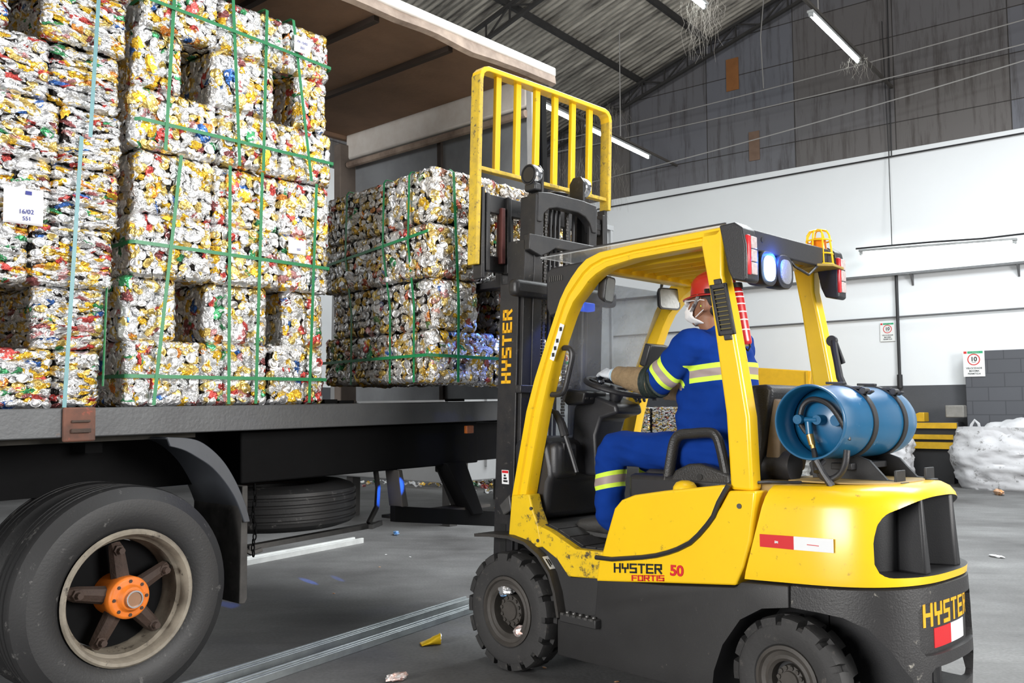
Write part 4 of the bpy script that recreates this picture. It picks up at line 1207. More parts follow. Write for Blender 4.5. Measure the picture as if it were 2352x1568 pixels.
# ---- counterweight hood
top = MB(); rings = []
for zz, ins in ((0., .014), (.035, .010), (.20, .022), (.33, .034), (.375, .046), (.405, .066), (.425, .098), (.432, .14)):
    uf = -1.472 - zz * .26
    q = .055 * (1 - zz / .432)
    rings.append([(u, v, (.713 + zz + (max(0, -1.467 - u) * q)) + (.016 * min(1, (-1.5 - u) / .6) if zz > .3 else 0)) for u, v, z in outline(ins, uf)])
cw = top.loft(rings).build('counterweight', M_yellow, fork)
boolean(cw, rear_cut(R(36), R(144), rnd(.785, .055, .10), lambda f: 1.025 + .085 * math.sin(math.pi * f) - rnd(0, .10, .11)(f), .16, M_black, n=40))
shade(cw.data, 32)
for t, dd in ((76, .13), (104, .13)):      # dark ribs dividing the vents
    a = plan(R(t), .035); b = plan(R(t), .17)
    MB().loft([[(a[0], a[1] + .03, .78), (a[0], a[1] - .03, .78), (b[0], b[1] - .06, .78), (b[0], b[1] + .06, .78)],
               [(a[0] + .02, a[1] + .012, 1.12), (a[0] + .02, a[1] - .012, 1.12), (b[0], b[1] - .05, 1.12), (b[0], b[1] + .05, 1.12)]]).build('vent_rib', M_black, fork, bevel=.012)
MB().prism([(u, v) for u, v, z in outline(.165, -1.62)], 1.158, 1.1655, 'z').build('hood_dust', M_blacktop, fork, bevel=.002)  # thin slab standing for the dust on the hood top
# name on the rear, bent round the curved counterweight
def arcs(ins, n=400):
    P = [plan(math.pi * i / n, ins) for i in range(n + 1)]; s = [0.]
    for a, b in zip(P[:-1], P[1:]): s.append(s[-1] + math.hypot(b[0] - a[0], b[1] - a[1]))
    return P, s
_P, _s = arcs(.029)
def on_rear(x, z, q):
    i = min(max(np.searchsorted(_s, x) - 1, 0), len(_s) - 2)
    f = (x - _s[i]) / (_s[i + 1] - _s[i])
    a, b = _P[i], _P[i + 1]
    t = Vector((b[0] - a[0], b[1] - a[1], 0)).normalized(); nn = Vector((t.y, -t.x, 0))
    p = Vector((a[0] + (b[0] - a[0]) * f, a[1] + (b[1] - a[1]) * f, z))
    return p - nn * (-q) if (p + nn).length > p.length else p - nn * q
def rear_s(tdeg): return _s[int(tdeg / 180 * 400)]
s0 = rear_s(70)
M_decal_y = pbr('decal_yellow', (.80, .42, .01), .45)
M_decal_r = pbr('decal_red', (.60, .015, .02), .45)
M_decal_w = pbr('decal_white', (.78, .79, .80), .45)
M_decal_k = pbr('decal_black', (.015, .015, .015), .45)
tm = stroke_text('HYSTER', .082, .017, wide=.95)
place(tm, lambda x, y, q: on_rear(s0 - .005 + x * .98, .578 + y, q + .001)); tm.build('name_lettering', M_decal_y, fork, smooth=None)
def curved_patch(x0, x1, z0, z1, mat, nm, n=8):
    m = MB(); vs = []; fs = []
    for i in range(n + 1):
        x = x0 + (x1 - x0) * i / n
        for q in (.0005, .003): vs += [on_rear(x, z0, q), on_rear(x, z1, q)]
    for i in range(n):
        b = 4 * i
        fs += [(b + 2, b + 6, b + 7, b + 3), (b, b + 1, b + 5, b + 4), (b + 1, b + 3, b + 7, b + 5), (b, b + 4, b + 6, b + 2)]
    fs += [(0, 2, 3, 1), (4 * n, 4 * n + 1, 4 * n + 3, 4 * n + 2)]
    return m.add(vs, fs).build(nm, mat, fork, smooth=None)
curved_patch(s0 + .06, s0 + .22, .478, .56, M_decal_r, 'reflective_tape'); curved_patch(s0 + .22, s0 + .38, .478, .56, M_decal_w, 'reflective_tape')
# reflective tape on the side of the hood
def side_decal(poly, mat, nm, v=-.080, th=.0025): return MB().prism(poly, v, v + th).build(nm, mat, fork, smooth=None)
tp = side_decal([(-1.556, .925), (-1.724, .931), (-1.724, .873), (-1.556, .869)], M_decal_r, 'reflective_tape', v=-.0785, th=.006)
tp2 = side_decal([(-1.724, .931), (-1.906, .937), (-1.906, .879), (-1.724, .873)], M_decal_w, 'reflective_tape', v=-.0785, th=.006)
mm = font_mesh('3M', .014, .0006); place(mm, lambda x, y, q: (-1.640 - x, -.0715 + q, .893 + y)); mm.build('maker_mark', M_decal_w, tp, smooth=None)
MB().box((-1.815, -.072, .902), (.055, .002, .003)).build('printed_line', M_decal_r, tp2, smooth=None)
# ---- yellow side panels
COWL = [(-.628, .732), (-.658, .82), (-.697, .925), (-.717, .978), (-.765, 1.025), (-.849, 1.056), (-1.036, 1.089), (-1.204, 1.113), (-1.368, 1.136), (-1.402, 1.135), (-1.354, 1.053), (-1.321, .984), (-1.24, .891), (-1.116, .811), (-.987, .766), (-.808, .731), (-.608, .704)]
LOWER = [(-.608, .704), (-.808, .731), (-.987, .766), (-1.116, .811), (-1.24, .891), (-1.321, .984), (-1.361, 1.034), (-1.409, 1.112), (-1.55, 1.118), (-1.542, 1.06), (-1.516, .892), (-1.476, .767), (-1.436, .681), (-1.028, .637), (-.587, .586)]
for a, b in ((-.052, -.24), (mir(-.052), mir(-.24))):
    MB().prism(COWL, a, b).build('hood_side', M_yellow, fork, bevel=.018, seg=4)
    MB().prism(LOWER, a - (.004 if a > CV else -.004), b).build('lower_panel', M_yellow, fork, bevel=.010, seg=3)
seal = [(-.590, .712), (-.70, .715), (-.808, .733), (-.90, .748), (-.987, .767), (-1.06, .790), (-1.116, .812), (-1.19, .850), (-1.24, .893), (-1.29, .945), (-1.325, .988), (-1.356, 1.055), (-1.385, 1.10), (-1.405, 1.130), (-1.412, 1.14)]
MB().tube([(u, -.052, z) for u, z in seal], .0125, 8).build('seal_strip', M_plastic, fork)
MB().box((-1.02, CV, 1.0), (.72, .66, .30)).build('engine_cover', M_plastic, fork, bevel=.03)
MB().lathe([(0, -.004), (.012, -.004), (.012, .004), (0, .004)], (-1.465, -.054, 1.045), 'y', 16).build('panel_screw', M_grey_steel, fork)
tm = stroke_text('HYSTER', .040, .0088, wide=1.2); L_ = max(p[0] for p in tm.v)
place(tm, lambda x, y, q: (-.716 - x * .305 / L_, -.0562 + q * 2, .653 + y + x * .031 / L_)); tm.build('name_lettering', M_decal_k, fork, smooth=None)
tm = stroke_text('FORTIS', .0235, .0055, wide=1.2); L_ = max(p[0] for p in tm.v)
place(tm, lambda x, y, q: (-.832 - x * .20 / L_, -.0562 + q * 2, .6245 + y + x * .025 / L_)); tm.build('name_lettering', M_decal_r, fork, smooth=None)
mm = font_mesh('50', .070, .0024); place(mm, lambda x, y, q: (-1.108 - x * 1.15, -.0550 + q * 2, .684 + y + x * .08)); mm.build('model_number', M_decal_r, fork, smooth=None)
# foot well
FLOORSIDE = [(-.10, .85), (-.152, .84), (-.246, .814), (-.332, .78), (-.437, .737), (-.64, .743), (-.60, .60), (-.384, .584), (-.3, .668), (-.185, .722), (-.12, .75)]
for a, b in ((-.058, -.115), (mir(-.058), mir(-.115))):
    MB().prism(FLOORSIDE, a, b).build('step_side', M_yellow_worn, fork, bevel=.006)
fl = [(.06, .86), (-.152, .843), (-.246, .817), (-.332, .783), (-.437, .741), (-.70, .745), (-.70, .70), (-.40, .70), (.06, .80)]
MB().prism(fl, -.116, mir(-.116)).build('floor_plate', M_frame, fork, bevel=.004)
m = MB()
for a, b in ((-.17, -.24), (-.25, -.33), (-.34, -.43), (-.45, -.52), (-.53, -.62)):
    za = np.interp(-a, [.152, .246, .332, .437, .7], [.843, .817, .783, .741, .745]); zb = np.interp(-b, [.152, .246, .332, .437, .7], [.843, .817, .783, .741, .745])
    m.prism([(a, za - .002), (a, za + .006), (b, zb + .006), (b, zb - .002)], -.13, -.52)
m.build('floor_mat', M_rubber, fork, bevel=.002)
FOOT = [(.063, .996), (-.084, 1.01), (-.112, .924), (-.152, .848), (-.185, .722), (-.118, .709), (.027, .759), (.089, .762)]
for a, b in ((-.056, -.145), (mir(-.056), mir(-.145))):
    MB().prism(FOOT, a, b).build('pillar_foot', M_yellow_worn, fork, bevel=.008)
m = MB()
for u, z in ((-.10, .93), (-.155, .755)): m.lathe([(0, -.005), (.010, -.005), (.010, .004), (0, .004)], (u, -.055, z), 'y', 10)
m.build('foot_bolt', M_grey_steel, fork)
# fenders
FE = [(.335, .752), (.20, .764), (.041, .768), (-.093, .747), (-.205, .688), (-.292, .598), (-.334, .498), (-.362, .370)]
for a, b in ((-.004, -.30), (mir(-.004), mir(-.30))):
    m = MB(); vs = []; fs = []
    n = len(FE)
    for i, (u, z) in enumerate(FE):
        p0, p1 = FE[max(0, i - 1)], FE[min(n - 1, i + 1)]
        t = Vector((p1[0] - p0[0], p1[1] - p0[1])).normalized(); nn = Vector((-t.y, t.x)) * .018
        vs += [(u, a, z), (u, b, z), (u + nn.x, b, z + nn.y), (u + nn.x, a, z + nn.y)]
    for i in range(n - 1):
        for j in range(4): fs.append((4 * i + j, 4 * i + (j + 1) % 4, 4 * i + 4 + (j + 1) % 4, 4 * i + 4 + j))
    fs += [(3, 2, 1, 0), tuple(4 * (n - 1) + j for j in range(4))]
    m.add(vs, fs); m.build('fender', pbr('worn_brown_black', (.04, .036, .033), .55, noise=.6, nscale=9, bump=.2, bscale=90, dirt=(.16, .14, .12), dscale=18, damt=.30), fork, smooth=40)
MB().prism([(.02, .78), (-.118, .709), (-.185, .722), (-.3, .668), (-.394, .581), (-.60, .60), (-.60, .40), (-.36, .37), (-.31, .50), (-.19, .68)], -.066, mir(-.066)).build('front_frame', M_frame, fork, bevel=.004)
MB().box((.05, CV, .40), (.30, .70, .52)).build('drive_axle', M_black, fork, bevel=.02)
MB().box((-1.655, CV, .30), (.20, .80, .16)).build('steer_axle', M_black, fork, bevel=.02)
# step
st = MB(); st.box((-.49, -.105, .372), (.258, .19, .048)); sto = st.build('step', M_frame, fork, bevel=.006)
m = MB()
for i in range(5):
    for j in range(3):
        m.lathe([(.012, 0), (.010, .007), (.004, .007), (.003, 0)], (-.395 - i * .047, -.04 - j * .05, .396), 'z', 8)
m.build('tread_stud', M_grey_steel, sto)
m = MB()
for i in range(6): m.box((-.385 - i * .042, -.010, .393), (.022, .010, .012))
m.build('tread_edge', M_grey_steel, sto)
# decals
def sticker(c, ax, ay, w, h, nm, red=True):
    ax, ay = Vector(ax).normalized(), Vector(ay).normalized(); nz = ax.cross(ay)
    def q(x0, x1, y0, y1, t0, t1, mat, par, name):
        vs = []
        for t in (t0, t1):
            for x, y in ((x0, y0), (x1, y0), (x1, y1), (x0, y1)): vs.append(Vector(c) + ax * x * w + ay * y * h + nz * t)
        return MB().add(vs, [(3, 2, 1, 0), (4, 5, 6, 7), (0, 1, 5, 4), (1, 2, 6, 5), (2, 3, 7, 6), (3, 0, 4, 7)]).build(name, mat, par, smooth=None)
    o = q(-.5, .5, -.5, .5, 0, .0015, M_decal_w, fork, nm)
    q(-.45, .45, .28, .46, .0015, .002, M_decal_r if red else M_decal_k, o, 'warning_band')
    for k in range(3):
        q(-.3 + .05 * k, .32 - .12 * k, -.36 + .2 * k, -.22 + .2 * k, .0015, .002, M_decal_k, o, 'warning_figure')
    return o
sticker((.245, -.178, 1.085), (-1, 0, 0), (.037, 0, 1), .062, .085, 'warning_sticker')
sticker((-.2495, -.062, .6445), (-.69, 0, -.72), (0, -1, 0), .085, .075, 'warning_sticker')
# ---- overhead guard
og = empty('overhead_guard', (0, 0, 0)); og.parent = fork
PO = [(.092, .972), (.021, 1.261), (-.034, 1.485), (-.105, 1.677), (-.199, 1.884), (-.307, 2.116), (-.35, 2.18), (-.395, 2.233), (-.45, 2.285), (-.507, 2.323), (-.605, 2.349), (-.843, 2.360), (-1.1, 2.364), (-1.389, 2.368)]
PI_ = [(-.051, .978), (-.113, 1.24), (-.173, 1.468), (-.225, 1.63), (-.292, 1.822), (-.387, 2.020), (-.43, 2.09), (-.486, 2.155), (-.53, 2.198), (-.585, 2.230), (-.66, 2.258), (-.842, 2.280), (-1.10, 2.286), (-1.30, 2.288)]
POST = [(-1.262, 2.30), (-1.308, 2.048), (-1.353, 1.715), (-1.386, 1.468), (-1.404, 1.115), (-1.520, 1.115), (-1.508, 1.456), (-1.464, 1.721), (-1.425, 1.942), (-1.385, 2.139), (-1.385, 2.368), (-1.27, 2.366)]
for a, b in ((-.078, -.165), (mir(-.078), mir(-.165))):
    sgn = 1 if a > CV else -1
    m = MB()
    sec = []
    for (u0, z0), (u1, z1) in zip(PO, PI_):
        if z1 < 2.1: u1 += .018
        du, dz = u1 - u0, z1 - z0
        f = lambda t, v: (u0 + du * t, v, z0 + dz * t)
        g = a - sgn * .012
        sec.append([f(0, a - sgn * .006), f(.06, a), f(.40, a), f(.48, g), f(.60, g), f(.68, a), f(.94, a - sgn * .004), f(1, a - sgn * .016), f(1, b), f(0, b)])
    m.loft(sec); m.build('side_pillar', M_yellow, og, smooth=35)
    MB().prism(POST, a, b).build('rear_post', M_yellow, og, bevel=.014, seg=3)
MB().box((-.56, CV, 2.275), (.07, .80, .06)).build('front_crossbar', M_yellow, og, bevel=.012)
MB().box((-1.34, CV, 2.30), (.10, .82, .09)).build('rear_crossbar', M_yellow, og, bevel=.012)
for i in range(7):
    v = -.225 - i * .113
    Rm = Matrix.Rotation(R(38), 3, 'X')
    MB().box((-.95, v, 2.310), (.78, .105, .012), rot=Rm).build('roof_slat', M_yellow, og, bevel=.003)
M_clearcover = pbr('scratched_clear_cover', (.80, .81, .82), .25, trans=.0, alpha=.35)
MB().box((-.76, CV, 2.381), (1.26, .92, .008)).build('roof_cover', M_clearcover, og, bevel=.003)
MB().box((-.80, -.105, 2.389), (1.18, .012, .007)).build('cover_trim', M_plastic, og)
m = MB(); m.prism([(-.46, 2.345), (-.13, 2.335), (-.085, 2.31), (-.085, 2.10), (-.11, 2.04), (-.20, 2.06)], -.20, -.36)
lp = m.build('lamp_housing', M_plastic, og, bevel=.012)
m = MB()
for i in range(7): m.box((-.12 - .016 * i, -.198, 2.265), (.008, .006, .03))
m.build('housing_slot', M_grey_steel, lp)
# vent grille in the near rear post
LO = [(-1.314, 2.103), (-1.412, 2.103), (-1.462, 1.835), (-1.362, 1.828)]
c_ = Vector((-1.385, 0, 1.968)); ax = Vector((-.050, 0, -.268)).normalized(); ay = Vector((-1, 0, .04)).normalized()
gr = MB()
def lp_(x, y): return c_ + ax * (x * .82) + ay * (y * .86)
for (x0, x1, y0, y1) in ((-.155, -.125, -.052, .052), (.125, .155, -.052, .052), (-.155, .155, -.055, -.034), (-.155, .155, .034, .055)):
    vs = []
    for v in (-.079, -.066):
        for x, y in ((x0, y0), (x1, y0), (x1, y1), (x0, y1)): p = lp_(x, y); vs.append((p.x, v, p.z))
    gr.add(vs, [(3, 2, 1, 0), (4, 5, 6, 7), (0, 1, 5, 4), (1, 2, 6, 5), (2, 3, 7, 6), (3, 0, 4, 7)])
for x0, x1 in ((-.185, -.15), (.15, .185)):
    vs = []
    for v in (-.079, -.068):
        for x, y in ((x0, -.024), (x1, -.024), (x1, .024), (x0, .024)): p = lp_(x, y); vs.append((p.x, v, p.z))
    gr.add(vs, [(3, 2, 1, 0), (4, 5, 6, 7), (0, 1, 5, 4), (1, 2, 6, 5), (2, 3, 7, 6), (3, 0, 4, 7)])
go = gr.build('vent_grille', M_plastic, og, bevel=.004)
bk = MB(); vs = []
for v in (-.079, -.0765):
    for x, y in ((-.14, -.045), (.14, -.045), (.14, .045), (-.14, .045)): p = lp_(x, y); vs.append((p.x, v, p.z))
bk.add(vs, [(3, 2, 1, 0), (4, 5, 6, 7), (0, 1, 5, 4), (1, 2, 6, 5), (2, 3, 7, 6), (3, 0, 4, 7)]).build('grille_back', M_decal_k, go, smooth=None)
sl = MB()
for i in range(10):
    p = lp_(-.118 + i * .026, 0); sl.bar((p.x + ay.x * -.036, -.073, p.z + ay.z * -.036), (p.x + ay.x * .036, -.073, p.z + ay.z * .036), .008, .004)
sl.build('grille_slat', pbr('olive_slat', (.17, .13, .03), .6), go)
# ---- rear light bar
MB().box((-1.475, CV, 2.30), (.06, .86, .105)).build('light_bar', M_plastic, og, bevel=.008)
m = MB(); m.lathe([(0, -.001), (.014, -.001), (.014, .001), (0, .001)], (-1.506, -.245, 2.31), 'x', 12); m.build('bar_hole', M_decal_k, og)
M_lens_r = pbr('red_lens', (.62, .03, .035), .18, coat=.5)
M_lens_c = pbr('clear_lens', (.62, .55, .53), .15, coat=.5, noise=.5, nscale=60, dark=(.35, .2, .2))
for a, b, nm in ((-.052, -.165, 0), (mir(-.052) + .02, mir(-.165), 0)):
    h = MB().prism([(-1.385, 2.372), (-1.47, 2.376), (-1.512, 2.345), (-1.530, 2.26), (-1.530, 2.095), (-1.515, 2.085), (-1.452, 2.10), (-1.43, 2.15)], a, b).build('tail_light', M_plastic, og, bevel=.014, seg=3)
    c = (a + b) / 2
    for k in range(3):
        MB().box((-1.531, c - .008, 2.152 + k * .062), (.012, .052, .058)).build('lens', M_lens_c, h, bevel=.004)
    MB().box((-1.527, c + .032, 2.214), (.02, .026, .19)).build('lens', M_lens_r, h, bevel=.005)
M_led = pbr('blue_led_lens', (.8, .9, 1.), .3, emit=(.30, .55, 1.0), estr=9.)
M_glass_w = pbr('work_light_lens', (.26, .27, .30), .15, coat=.6, bump=.4, bscale=120)
def work_light(v, mat, lensname, nm):
    w = MB()
    for i in range(5): w.lathe([(0, 0), (.052, 0), (.055, .006), (.052, .012), (0, .012)], (-1.462 + i * .016 - .0, v, 2.178), 'x', 24)
    # squashed housing
    h = MB(); n = 28; R_ = []
    for x, s1 in ((-1.400, .62), (-1.425, .88), (-1.47, 1.0), (-1.515, 1.02), (-1.520, .98)):
        R_.append([(x, v + .076 * s1 * math.copysign(abs(math.cos(a)) ** .75, math.cos(a)), 2.172 + .084 * s1 * math.copysign(abs(math.sin(a)) ** .75, math.sin(a))) for a in [2 * math.pi * k / n for k in range(n)]])
    ho = h.loft(R_).build(nm, M_plastic, og, smooth=40)
    l_ = MB(); R_ = []
    for x, s1 in ((-1.5205, .80), (-1.526, .78), (-1.529, .60)):
        R_.append([(x, v + .064 * s1 * math.copysign(abs(math.cos(a)) ** .75, math.cos(a)), 2.172 + .078 * s1 * math.copysign(abs(math.sin(a)) ** .75, math.sin(a))) for a in [2 * math.pi * k / n for k in range(n)]])
    l_.loft(R_).build(lensname, mat, ho, smooth=40)
    MB().bar((-1.47, v, 2.24), (-1.47, v, 2.27), .04, .02).build('bracket', M_black, ho)
work_light(-.275, M_led, 'led_lens', 'work_light')
work_light(-.430, M_glass_w, 'lens', 'work_light')
def plight(name, typ, u, v, z, tgt, power, col, size=.03, spot=60, blend=.3):
    d = bpy.data.lights.new(name, typ); d.energy = power; d.color = col
    d.shadow_soft_size = size
    if typ == 'SPOT': d.spot_size = R(spot); d.spot_blend = blend
    o = bpy.data.objects.new(name, d); COL.objects.link(o)
    o.location = FK.w(u, v, z)
    if tgt: o.rotation_euler = (FK.w(*tgt) - o.location).to_track_quat('-Z', 'Y').to_euler()
    return o
plight('blue_work_lamp', 'SPOT', -1.56, -.285, 2.178, (-4.0, -.285, 1.4), 18, (.05, .2, 1.), .03, 140, .6)
plight('blue_lamp_spill', 'POINT', -1.545, -.335, 2.235, None, 3.0, (.03, .15, 1.), .02)
# beacon in its cage
bc = empty('beacon', (-1.455, -.905, 2.245)); bc.parent = og
MB().prism([(-.09, -.10), (.08, -.09), (.09, .08), (-.05, .12), (-.11, .06)], 0, .014, 'z').build('base_plate', pbr('dusty_yellow_plate', (.42, .28, .05), .6, noise=.6, nscale=8), bc, bevel=.003)
MB().lathe([(0, .014), (.052, .014), (.050, .05), (0, .05)], (0, 0, 0), 'z', 24).build('beacon_base', M_black, bc)
M_amber = pbr('amber_lens', (.75, .20, .005), .15, coat=.6, bump=.3, bscale=70)
MB().lathe([(.045, .05), (.047, .07), (.043, .075), (.046, .09), (.042, .12), (.040, .155), (.034, .168), (0, .172)], (0, 0, 0), 'z', 28).build('amber_lens', M_amber, bc, smooth=50)
cg = MB()
for k in range(8):
    a = 2 * math.pi * k / 8; c, q = math.cos(a), math.sin(a)
    cg.tube([(.078 * c, .078 * q, .014), (.070 * c, .070 * q, .10), (.060 * c, .060 * q, .185), (.045 * c, .045 * q, .208), (.02 * c, .02 * q, .215)], .0045, 6)
for rr, zz in ((.0775, .022), (.072, .08), (.064, .155), (.02, .215)):
    cg.tube([(rr * math.cos(a), rr * math.sin(a), zz) for a in [2 * math.pi * k / 24 for k in range(24)]], .0045, 6, closed=True)
cg.build('guard_cage', M_yellow, bc)
MB().tube([(-1.50, -.80, 2.25), (-1.50, -.70, 2.19), (-1.49, -.58, 2.22), (-1.48, -.53, 2.26)], .007, 6).build('wire', M_plastic, og)
# support arm on the far rear post
MB().tube([(-1.50, -.955, 1.86), (-1.515, -.935, 1.80), (-1.55, -.91, 1.66), (-1.60, -.90, 1.56)], [.016, .018, .020, .018], 8).build('tank_stay', M_plastic, og)
m = MB(); m.lathe([(0, -.012), (.03, -.012), (.03, .012), (0, .012)], (-1.49, -.955, 1.86), 'y', 14); m.prism([(-1.47, 1.88), (-1.51, 1.88), (-1.56, 1.74), (-1.50, 1.72)], -.965, -.950); m.build('stay_hinge', M_plastic, og, bevel=.004)
# front screen, dusty
def m_screen():
    m = bpy.data.materials.new('dusty_clear_screen'); m.use_nodes = True
    n, l = nt(m); b = n['Principled BSDF']
    b.inputs['Base Color'].default_value = (.42, .44, .48, 1); b.inputs['Roughness'].default_value = .35
    tr = n.new('ShaderNodeBsdfTransparent'); tr.inputs[0].default_value = (.93, .95, .96, 1)
    mx = n.new('ShaderNodeMixShader'); tc = n.new('ShaderNodeTexCoord')
    tx = n.new('ShaderNodeTexNoise'); tx.inputs['Scale'].default_value = 3.5; tx.inputs['Detail'].default_value = 8; tx.inputs['Roughness'].default_value = .7
    l.new(tc.outputs['Object'], tx.inputs['Vector'])
    rp = n.new('ShaderNodeValToRGB'); rp.color_ramp.elements[0].position = .3; rp.color_ramp.elements[1].position = .8
    rp.color_ramp.elements[0].color = (.22, .22, .22, 1); rp.color_ramp.elements[1].color = (.50, .50, .50, 1)
    l.new(tx.outputs['Fac'], rp.inputs['Fac']); l.new(rp.outputs['Color'], mx.inputs['Fac'])
    l.new(tr.outputs[0], mx.inputs[1]); l.new(b.outputs[0], mx.inputs[2])
    l.new(mx.outputs[0], n['Material Output'].inputs['Surface'])
    return m
M_screen = m_screen()
gl = [(.0, 1.22), (-.06, 1.50), (-.14, 1.72), (-.25, 1.95), (-.36, 2.14), (-.44, 2.22)]
m = MB(); vs = []; fs = []
for u, z in gl: vs += [(u, -.168, z), (u, mir(-.168), z)]
for i in range(len(gl) - 1): fs.append((2 * i, 2 * i + 1, 2 * i + 3, 2 * i + 2))
so = m.add(vs, fs).build('windscreen', M_screen, og, smooth=60); q = so.modifiers.new('t', 'SOLIDIFY'); q.thickness = .006
# mirrors
M_mirror = pbr('dusty_mirror', (.26, .27, .26), .3, metal=.45, noise=.5, nscale=40, dark=(.16, .16, .155), bump=.04, bscale=60)
def mirror(c, w, h, rz, ry, nm):
    e = empty(nm, c, R(rz), R(ry)); e.parent = og
    def rr(w, h, r): 
        P = []
        for cx, cz, a0 in ((w / 2 - r, h / 2 - r, 0), (-w / 2 + r, h / 2 - r, 90), (-w / 2 + r, -h / 2 + r, 180), (w / 2 - r, -h / 2 + r, 270)):
            P += [(cx + r * math.cos(R(a0 + 18 * k)), cz + r * math.sin(R(a0 + 18 * k))) for k in range(6)]
        return P
    R_ = []
    for x, s_ in ((.045, .55), (.03, .8), (.0, 1.), (-.012, 1.)): R_.append([(x, a * s_, b * s_) for a, b in rr(w, h, .025)])
    MB().loft(R_).build('mirror_shell', M_plastic, e, smooth=40)
    MB().prism(rr(w * .88, h * .87, .02), -.0125, -.014, 'u').build('mirror_glass', M_mirror, e)
    MB().tube([(.03, 0, h * .3), (.06, 0, h * .62), (.05, 0, h * .85)], .010, 6).build('mirror_arm', M_plastic, e)
mirror((-.535, -.235, 2.165), .125, .145, 16, -8, 'mirror')
mirror((-.46, -.90, 2.178), .165, .135, -14, 4, 'mirror')
# pictogram strip on the pillar
pa = [(-.268, 2.00), (-.18, 1.80)]
def strip_decal(v):
    (u0, z0), (u1, z1) = (-.330, 1.975), (-.246, 1.775)
    d = Vector((u1 - u0, 0, z1 - z0)).normalized(); nrm = Vector((-d.z, 0, d.x)) 
    vs = []
    for t in (0, .0018):
        for p, s_ in (((u0, z0), -1), ((u1, z1), -1), ((u1, z1), 1), ((u0, z0), 1)):
            q = Vector((p[0], v + t, p[1])) + nrm * (.017 * s_); vs.append(q)
    o = MB().add(vs, [(3, 2, 1, 0), (4, 5, 6, 7), (0, 1, 5, 4), (1, 2, 6, 5), (2, 3, 7, 6), (3, 0, 4, 7)]).build('safety_decal', M_decal_w, og, smooth=None)
    m = MB(); P = Vector((u0, v + .002, z0))
    for t in (.03, .10, .145, .185):
        c = P + d * t; m.box((c.x, v + .0022, c.z), (.020, .001, .022))
    m.build('pictogram', M_decal_k, o, smooth=None)
strip_decal(-.0795)
# ---- mast
mast = empty('mast', (0, 0, 0)); mast.parent = fork
def um(z): return .268 - .037 * (z - .75)
def rail(v0, v1, z0, z1, du, half, nm, mat=M_mast):
    s_ = 1 if v0 > CV else -1
    sec = lambda z: [(um(z) + du + half, v0, z), (um(z) + du + half, v1, z), (um(z) + du + half - .022, v1, z), (um(z) + du + half - .022, v0 - s_ * .022, z), (um(z) + du - half + .022, v0 - s_ * .022, z), (um(z) + du - half + .022, v1, z), (um(z) + du - half, v1, z), (um(z) + du - half, v0, z)]
    MB().loft([sec(z0), sec(z1)]).build(nm, mat, mast, bevel=.004)
rail(-.18, -.262, .09, 2.275, 0, .083, 'outer_rail'); rail(-.95, -.868, .09, 2.275, 0, .083, 'outer_rail')
rail(-.200, -.282, .55, 2.54, -.035, .075, 'middle_rail'); rail(-.935, -.853, .55, 2.54, -.035, .075, 'middle_rail')
rail(-.275, -.350, 1.2, 2.83, -.050, .068, 'inner_rail'); rail(-.855, -.780, 1.2, 2.83, -.050, .068, 'inner_rail')
# ties
MB().box((um(2.24) - .115, CV, 2.232), (.085, .95, .105)).build('tie_bar', M_mast, mast, bevel=.03, seg=3)
MB().prism([(-.20, 2.47), (-.20, 2.57), (-.93, 2.57), (-.93, 2.47), (-.83, 2.44), (-.76, 2.47), (-.70, 2.505), (-.43, 2.505), (-.37, 2.47), (-.30, 2.44)], um(2.5) - .15, um(2.5) - .095, 'u').build('tie_bar', M_mast, mast, bevel=.006)
A = [(-.29, 2.70), (-.29, 2.845), (-.40, 2.86), (-.70, 2.86), (-.84, 2.845), (-.84, 2.66), (-.80, 2.66), (-.775, 2.72), (-.73, 2.755), (-.66, 2.772), (-.46, 2.772), (-.39, 2.755), (-.345, 2.72), (-.325, 2.66), (-.29, 2.66)]
MB().prism(A, um(2.8) - .125, um(2.8) - .06, 'u').build('tie_bar', M_mast, mast, bevel=.006)
MB().box((um(1.0) - .11, CV, .95), (.05, .77, .12)).build('tie_bar', M_mast, mast, bevel=.006)
MB().box((um(1.33) - .12, -.40, 1.62), (.05, .46, .05)).build('cylinder_bracket', M_mast, mast, bevel=.006)
# cylinders, chains and hoses
for v in (-.335, mir(-.335)):
    MB().tube([(um(.3) - .075, v, .3), (um(2.16) - .075, v, 2.16)], .038, 14).build('lift_cylinder', M_mast, mast)
    MB().tube([(um(2.16) - .075, v, 2.15), (um(2.45) - .075, v, 2.47)], .0175, 12).build('piston_rod', M_chrome, mast)
    MB().tube([(um(1.62) - .075, v, 1.58), (um(1.62) - .075, v, 1.68)], .048, 14).build('cylinder_collar', M_mast, mast)
def chain_strip(v, z0, z1, du, nm, mat=M_plastic):
    m = MB(); n = int((z1 - z0) / .019)
    for i in range(n):
        z = z0 + (i + .5) * .019
        m.box((um(z) + du, v, z), (.016, .026 if i % 2 else .018, .0165))
    m.build(nm, mat, mast, smooth=None)
chain_strip(-.465, 1.2, 2.84, -.02, 'lift_chain', M_grey_steel); chain_strip(-.665, 1.2, 2.84, -.02, 'lift_chain', M_grey_steel)
for v in (-.52, -.56, -.60, -.74):
    MB().tube([(um(1) - .01, v, .9), (um(2) - .01, v, 2.0), (um(2.8) - .01, v, 2.80)], .011, 7).build('hose', M_plastic, mast)
MB().lathe([(0, -.02), (.065, -.02), (.075, -.012), (.06, 0), (.075, .012), (.065, .02), (0, .02)], (um(2.86), CV - .02, 2.885), 'z', 26).build('hose_pulley', M_plastic, mast)
